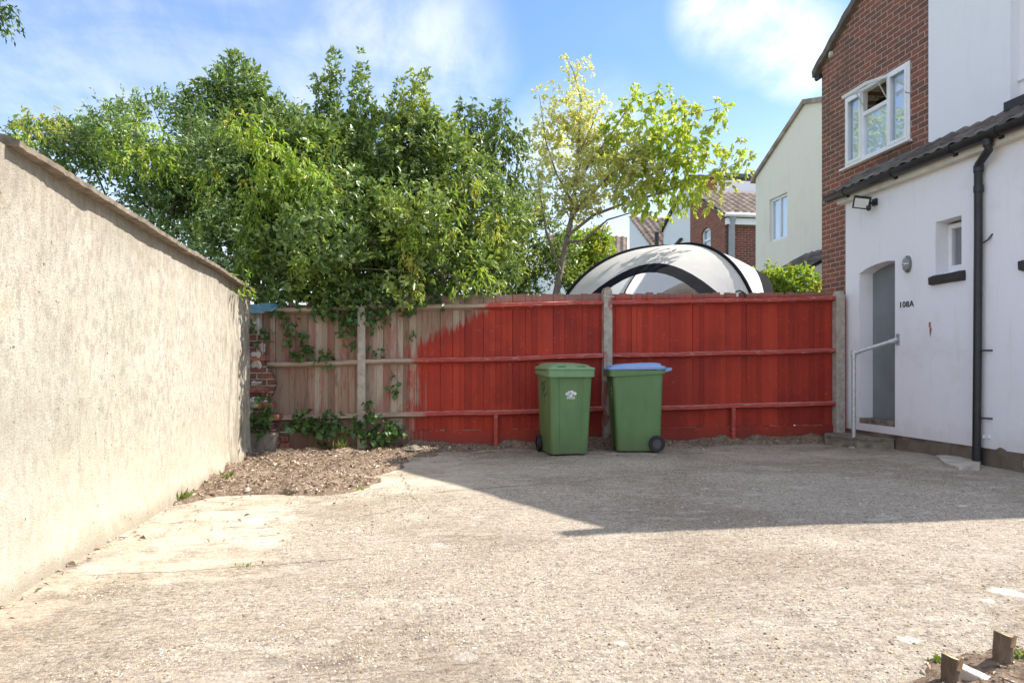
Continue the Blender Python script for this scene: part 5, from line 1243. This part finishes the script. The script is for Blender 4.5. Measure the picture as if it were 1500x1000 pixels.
leaf_mesh('bright_foliage', sprays(bri, dens=42, k=8, tl=.15, leaf=.108, wr=.58, up=.05, hang=.6, spread=.6), LEAF['elder'], yt_)
m_ = MB()
def pth(pts, r, D=11.6): m_.tube([at(x, y, D+(i % 3-1)*.06) for i, (x, y) in enumerate(pts)], r, 7)
m_.tube([Vector((tb.x-.1, tb.y, -.1)), at(812,440,11.6), at(826,372,11.6), at(838,315,11.6), at(843,270,11.6), at(848,200,11.6), at(852,150,11.6), at(840,105,11.6), at(829,82,11.6)], [.065,.055,.048,.04,.03,.022,.014,.008,.004], 8)
pth([(832,345),(870,315),(910,300),(960,285),(1005,270),(1050,255),(1085,235)], [.03,.027,.023,.02,.015,.01,.005])
pth([(838,315),(880,270),(920,235),(960,200),(1000,170),(1055,158)], [.034,.028,.022,.016,.01,.005])
pth([(843,270),(875,225),(900,190),(925,150),(970,130)], [.026,.02,.014,.009,.004])
pth([(840,300),(815,255),(800,210),(790,140)], [.025,.018,.012,.004])
pth([(846,230),(865,190),(880,150)], [.018,.012,.005])
pth([(830,355),(855,352),(890,322),(930,310),(965,312)], [.028,.022,.016,.010,.004])
pth([(960,285),(985,225),(1010,195),(1020,170)], [.015,.012,.008,.004])
pth([(822,400),(800,340),(792,290),(785,240)], [.024,.02,.012,.004])
m_.build('trunk', MAT['barkpale'], yt_, smooth=60)
# --- bushes behind the fence
B6 = PB([(742,340,30),(770,320,24),(760,375,40),(800,350,30),(735,405,40),(790,400,42),(830,395,36),(815,430,34),(780,300,18),(760,290,14),(850,425,30),(770,435,40)], 12.6, .8, .2)
tree('bush', 'rounded green bush filling the gap under the yellow green tree', gp(785, 12.9), B6, LEAF['bush'], dens=90, k=8, tl=.16, leaf=.075, wr=.5, cat='bush', r0=.05, group='bushes beyond the fence')
B7 = PB([(872,352,16),(885,345,11),(858,370,22),(840,352,14),(875,378,20),(845,390,26),(890,365,8),(862,405,22)], 13.4, .9, .2)
tree('bush', 'bright lime green bush touching the left edge of the white tent', gp(862, 13.6), B7, LEAF['creeper'], dens=95, k=8, tl=.16, leaf=.10, wr=.5, cat='bush', r0=.04, group='bushes beyond the fence')
B8 = PB([(1112,405,10),(1130,402,13),(1150,408,16),(1172,412,18),(1190,415,14),(1150,425,18),(1185,430,18),(1120,420,14),(1100,398,6),(1203,420,8)], 11.9, .9, .15)
tree('bush', 'bright green shrub behind the fence between the tent and the brick gable', gp(1160, 12.0), B8, LEAF['creeper'], dens=130, k=9, tl=.15, leaf=.095, wr=.42, cat='bush', r0=.03, hang=.4, group='bushes beyond the fence')

# --- climbers
def climber(label, blobs, cat='climber', mat='creeper', **kw):
    c = np.mean([b[0] for b in blobs], 0); rt = empty('climbing_creeper', (c[0], c[1], 0), label, cat, 'creepers growing over the trees')
    leaf_mesh('foliage', sprays(blobs, **kw), LEAF[mat], rt)
    m_ = MB(); s_ = sorted(blobs, key=lambda b: -b[0][2])
    pts = [Vector(b[0]) for b in s_]
    pts = [p+Vector((rng.normal(0,.03), .12, rng.normal(0,.03))) for p in pts]
    m_.tube(pts, [.005]*len(pts), 5); m_.build('stem', MAT['bark'], rt); return rt
kw = dict(dens=95, k=6, tl=.16, leaf=.088, wr=.33, up=-.1, hang=.8, spread=.55, shell=(.7, 1.05))
C1 = PB([(370,190,22),(395,215,24),(410,240,26),(435,260,26),(455,275,24),(430,285,24),(465,262,18),(400,265,20),(445,225,18),(350,180,14),(340,195,14),(480,270,10)], 8.25, .8, .1)
climber('yellow green creeper draped in a slanting band across the round topped evergreen', C1, **kw)
C2 = PB([(368,262,16),(372,285,17),(366,308,18),(362,332,18),(360,356,16),(364,378,12),(350,395,10),(375,320,12),(352,412,14,-1.0),(365,345,14)], 8.2, .8, .08)
climber('long curtain of bright green creeper hanging down to the end of the left wall', C2, **kw)
C3 = PB([(303,265,10),(301,282,9),(299,300,9),(297,318,8),(296,334,6),(310,252,12)], 8.05, .9, .05)
climber('narrow pale streamer of creeper hanging left of the bright curtain', C3, **kw)
C4 = PB([(205,190,22),(235,215,22),(175,215,18),(190,235,20),(255,228,18),(160,200,14),(50,175,16),(75,172,14),(40,190,12),(30,185,8),(33,205,8),(165,240,12),(230,240,14)], 8.0, .8, .1)
climber('fresh green creeper spread along the top of the bushy evergreen over the wall', C4, **kw)
C5 = PB([(612,330,14),(620,350,13),(608,372,12),(600,352,14),(612,395,8),(611,412,6),(610,428,5),(609,442,4),(640,360,14),(655,335,14),(585,370,12)], 8.2, .8, .05)
climber('creeper trailing from the middle tree with one thin strand hanging before the fence', C5, **kw)
C6 = PB([(440,390,12),(448,372,12),(455,355,10),(660,300,16),(690,270,14),(720,330,14),(700,400,14),(670,410,12)], 8.2, .8, .08)
climber('loose patches of creeper among the leaves just above the bare fence panel', C6[:3]+C6[3:], **kw)
# --- ivy on the fence
def ivy(label, pts, Y, stem=None):
    c = on_y(*pts[0][:2], Y); rt = empty('ivy', (c.x, c.y, 0), label, 'ivy', 'ivy on the fence')
    bl = []
    for (px, py, r) in pts:
        p = on_y(px, py, Y); rr = r*8.6/1000; bl.append(((p.x, p.y, p.z), (rr, .05, rr)))
    leaf_mesh('leaves', sprays(bl, dens=130, k=3, tl=.07, leaf=.108, wr=.75, up=0, hang=.3, shell=(.1, 1.0)), LEAF['ivy'], rt)
    m_ = MB(); P_ = [on_y(px, py, Y+.03) for (px, py, r) in pts]
    P_ = [p+Vector((rng.normal(0,.02), 0, rng.normal(0,.03))) for p in P_]; m_.tube(P_[:max(3, len(P_)//2)], .004, 5); m_.build('stem', MAT['bark'], rt); return rt
ivy('ivy straggling down the weathered panel left of the white post', [(432,440,16),(425,465,9),(430,485,12),(440,512,13),(452,520,9),(470,524,7),(480,522,9),(405,450,10)], YF-.07)
ivy('ivy hanging over the top of the panel and round the white post', [(500,442,26),(530,440,20),(560,445,22),(590,440,18),(505,480,12),(510,505,7),(480,440,22),(520,470,8),(545,475,6),(645,432,16),(455,440,20),(615,438,10)], YF-.08)
ivy('ivy climbing the panel edge right of the white post', [(541,480,7),(540,520,6),(558,518,5),(580,560,6),(575,570,5),(603,487,5),(535,590,6),(540,600,8)], YF-.07)
ivy('ivy at the foot of the bare panel, left of the white post', [(445,612,12),(470,622,16),(490,615,14),(510,625,14),(480,638,14),(455,632,10),(425,622,9)], YF-.16)
ivy('ivy at the foot of the panel, right of the white post', [(545,622,16),(560,632,16),(575,628,12),(552,645,12),(590,630,8),(537,640,8)], YF-.18)
ivy('bramble and ivy growing up the broken brick pier', [(375,480,9),(383,495,8),(386,590,10),(372,610,14),(378,625,12),(395,610,8)], 8.36)
# --- overhanging branch in the top left corner
ob = PB([(-2,14,9),(8,8,6),(12,26,5),(3,32,6),(-14,20,14),(-34,10,22),(-4,2,8),(17,18,3),(8,40,3)], 4.3, 1.0, .05)
tr = empty('overhanging_tree', (-3.5, 3.6, 0), 'dark leafy branch tip hanging into the top left corner of the view', 'tree')
leaf_mesh('crown', sprays(ob+[((-3.3,3.7,3.6),(.5,.5,.4)), ((-3.6,3.3,3.9),(.6,.6,.5))], dens=240, k=6, tl=.08, leaf=.055, wr=.38, hang=.7, up=0, spread=.7), LEAF['ivy'], tr)
m_ = MB(); q0 = at(5, 15, 4.3); m_.tube([(-3.5,3.6,-.1), (-3.45,3.6,1.6), (-3.3,3.65,2.9), (-2.9,3.7,3.2), q0], [.10,.08,.05,.025,.005], 8); m_.build('trunk', MAT['bark'], tr, smooth=60)

# --- weeds and grass tufts
def tuft(px, py, label, n=26, h=.09, z=.0, mat='weed', X=None):
    c = on_z(px, py, z); P = np.array([[c.x, c.y, z]])+np.stack([rng.normal(0,.03,n), rng.normal(0,.02,n), np.zeros(n)], 1)
    A = nrm(np.stack([rng.normal(0,.5,n), rng.normal(0,.5,n), np.ones(n)], 1)); N = nrm(rng.normal(size=(n,3)))
    V = leaf_arrays(P, A, N, h*rng.uniform(.4,1.2,n), .008+.010*rng.random(n)); o = leaf_mesh('weed', V, LEAF[mat], None)
    return tag(o, label, 'weed', 'weeds in the yard')
tuft(362, 828, 'small weed growing from the concrete joint in the left foreground', 12, .018)
tuft(568, 808, 'tiny green seedling on the open concrete, left of the middle', 6, .014)
tuft(1385, 972, 'weed on the verge, left of the shorter stump', 22, .03, .01)
tuft(1497, 965, 'leafy weed on the verge at the right edge, beyond the taller stump', 30, .05, .02)
tuft(528, 718, 'green seedling on the near edge of the soil bed', 12, .04, .03)
tuft(268, 732, 'dry weed at the foot of the wall by the corner of the soil bed', 24, .10, .0)
tuft(330, 700, 'weed at the foot of the wall beside the soil', 16, .08, .02)
tuft(1100, 640, 'dry weed stems before the red fence, right of the short stake', 14, .20, .05)
tuft(950, 645, 'dry weed behind the wheel of the blue lidded bin', 12, .06, .05)
tuft(560, 650, 'leafy weed at the edge of the soil bed, near the pale mortar lump', 40, .12, .08)
tuft(500, 655, 'leafy weed on the soil in front of the white post', 30, .10, .10)
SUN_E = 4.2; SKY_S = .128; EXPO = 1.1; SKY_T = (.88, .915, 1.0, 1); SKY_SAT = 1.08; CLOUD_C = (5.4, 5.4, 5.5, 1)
# ================================================================== light, sky, camera
sd = bpy.data.lights.new('sun', 'SUN'); sd.energy = SUN_E; sd.angle = R(.5); sd.color = (1, .925, .835)
so = bpy.data.objects.new('sun', sd); col.objects.link(so)
sv = Vector((SUN_AZ.x*math.cos(R(ELEV)), SUN_AZ.y*math.cos(R(ELEV)), math.sin(R(ELEV))))
so.rotation_euler = sv.to_track_quat('Z', 'Y').to_euler(); so.location = (20, 0, 20)
wd = bpy.data.worlds.new('World'); scene.world = wd; wd.use_nodes = True
nt = wd.node_tree; nt.nodes.clear()
class W_(G):
    def __init__(s, nt): s.nt = nt; s.out = nt.nodes.new('ShaderNodeOutputWorld')
g = W_(nt)
sk = nt.nodes.new('ShaderNodeTexSky'); sk.sky_type = 'NISHITA'; sk.sun_disc = False
sk.sun_elevation = R(ELEV); sk.sun_rotation = math.atan2(SUN_AZ.x, SUN_AZ.y)
sk.air_density = 1.0; sk.dust_density = .6; sk.ozone_density = 1.6
tcn = nt.nodes.new('ShaderNodeTexCoord'); dv = tcn.outputs['Generated']
dx, dy, dz = g.xyz(dv)
pr_ = g.comb(g.m('DIVIDE', dx, g.m('ADD', dz, .25)), g.m('DIVIDE', dy, g.m('ADD', dz, .25)), 0.0)
n1 = g.noise(g.scale(pr_, (1.0, 1.6, 1)), 2.2, 7, .6, .6)
n2 = g.noise(g.scale(pr_, (2.2, .9, 1)), 5.0, 6, .62, .3)
def cl(px, py, rad, soft=1.0):
    v = (at(px, py, 1)-Vector((0,0,CH))).normalized()
    dt = g.n('VectorMath', out=1, props={'operation':'DOT_PRODUCT'}, i0=dv, i1=tuple(v))
    return g.smooth(dt, math.cos(rad*1.15), math.cos(rad*.1))
msk = None
for (px, py, rad, k) in ((1115,35,.075,.85),(1062,14,.07,.8),(1170,75,.065,.85),(590,95,.15,.55),(540,160,.16,.5),(640,90,.09,.45),(150,90,.30,.30),(60,190,.22,.40),(330,40,.22,.22),(860,270,.15,.6)):
    q = g.m('MULTIPLY', cl(px, py, rad), k); msk = q if msk is None else g.m('MAXIMUM', msk, q)
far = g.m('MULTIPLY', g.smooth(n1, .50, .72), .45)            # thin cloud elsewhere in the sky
wis = g.m('ADD', g.m('MULTIPLY', n1, .6), g.m('MULTIPLY', n2, .4))
cm = g.m('MULTIPLY', msk, g.m('ADD', .25, g.m('MULTIPLY', g.smooth(wis, .36, .66), .75)), clamp=True)
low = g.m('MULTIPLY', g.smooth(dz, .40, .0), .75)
# unseen cloud added overhead and to the south, brightening and neutralising fill light
fill_cloud = g.m('MULTIPLY', g.m('MAXIMUM', g.smooth(dy, .30, -.15), g.smooth(dz, .62, .85)), g.m('ADD', .30, g.m('MULTIPLY', g.smooth(n1, .40, .62), .4)))
cm = g.m('MAXIMUM', g.m('MAXIMUM', cm, low), g.m('MAXIMUM', g.m('MULTIPLY', far, .10), fill_cloud))
base = g.mix(1.0, sk.outputs[0], SKY_T, 'MULTIPLY')
hs_ = nt.nodes.new('ShaderNodeHueSaturation'); hs_.inputs['Saturation'].default_value = SKY_SAT; g.set(hs_.inputs['Color'], base)
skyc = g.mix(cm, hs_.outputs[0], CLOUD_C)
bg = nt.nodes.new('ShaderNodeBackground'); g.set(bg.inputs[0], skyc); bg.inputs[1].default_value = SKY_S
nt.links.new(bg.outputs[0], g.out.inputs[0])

cd = bpy.data.cameras.new('camera'); co = bpy.data.objects.new('camera', cd); col.objects.link(co)
co.location = (0, 0, CH); co.rotation_euler = (R(90), 0, -TH)
cd.sensor_width = 36; cd.lens = 24; cd.shift_y = .0253; cd.clip_end = 1000; cd.clip_start = .05
scene.camera = co
scene.view_settings.view_transform = 'Standard'; scene.view_settings.look = 'None'
scene.view_settings.exposure = EXPO; scene.view_settings.gamma = 1
scene.view_settings.use_curve_mapping = False
scene.cycles.max_bounces = 5; scene.cycles.diffuse_bounces = 3; scene.cycles.transparent_max_bounces = 8
scene.cycles.use_denoising = True
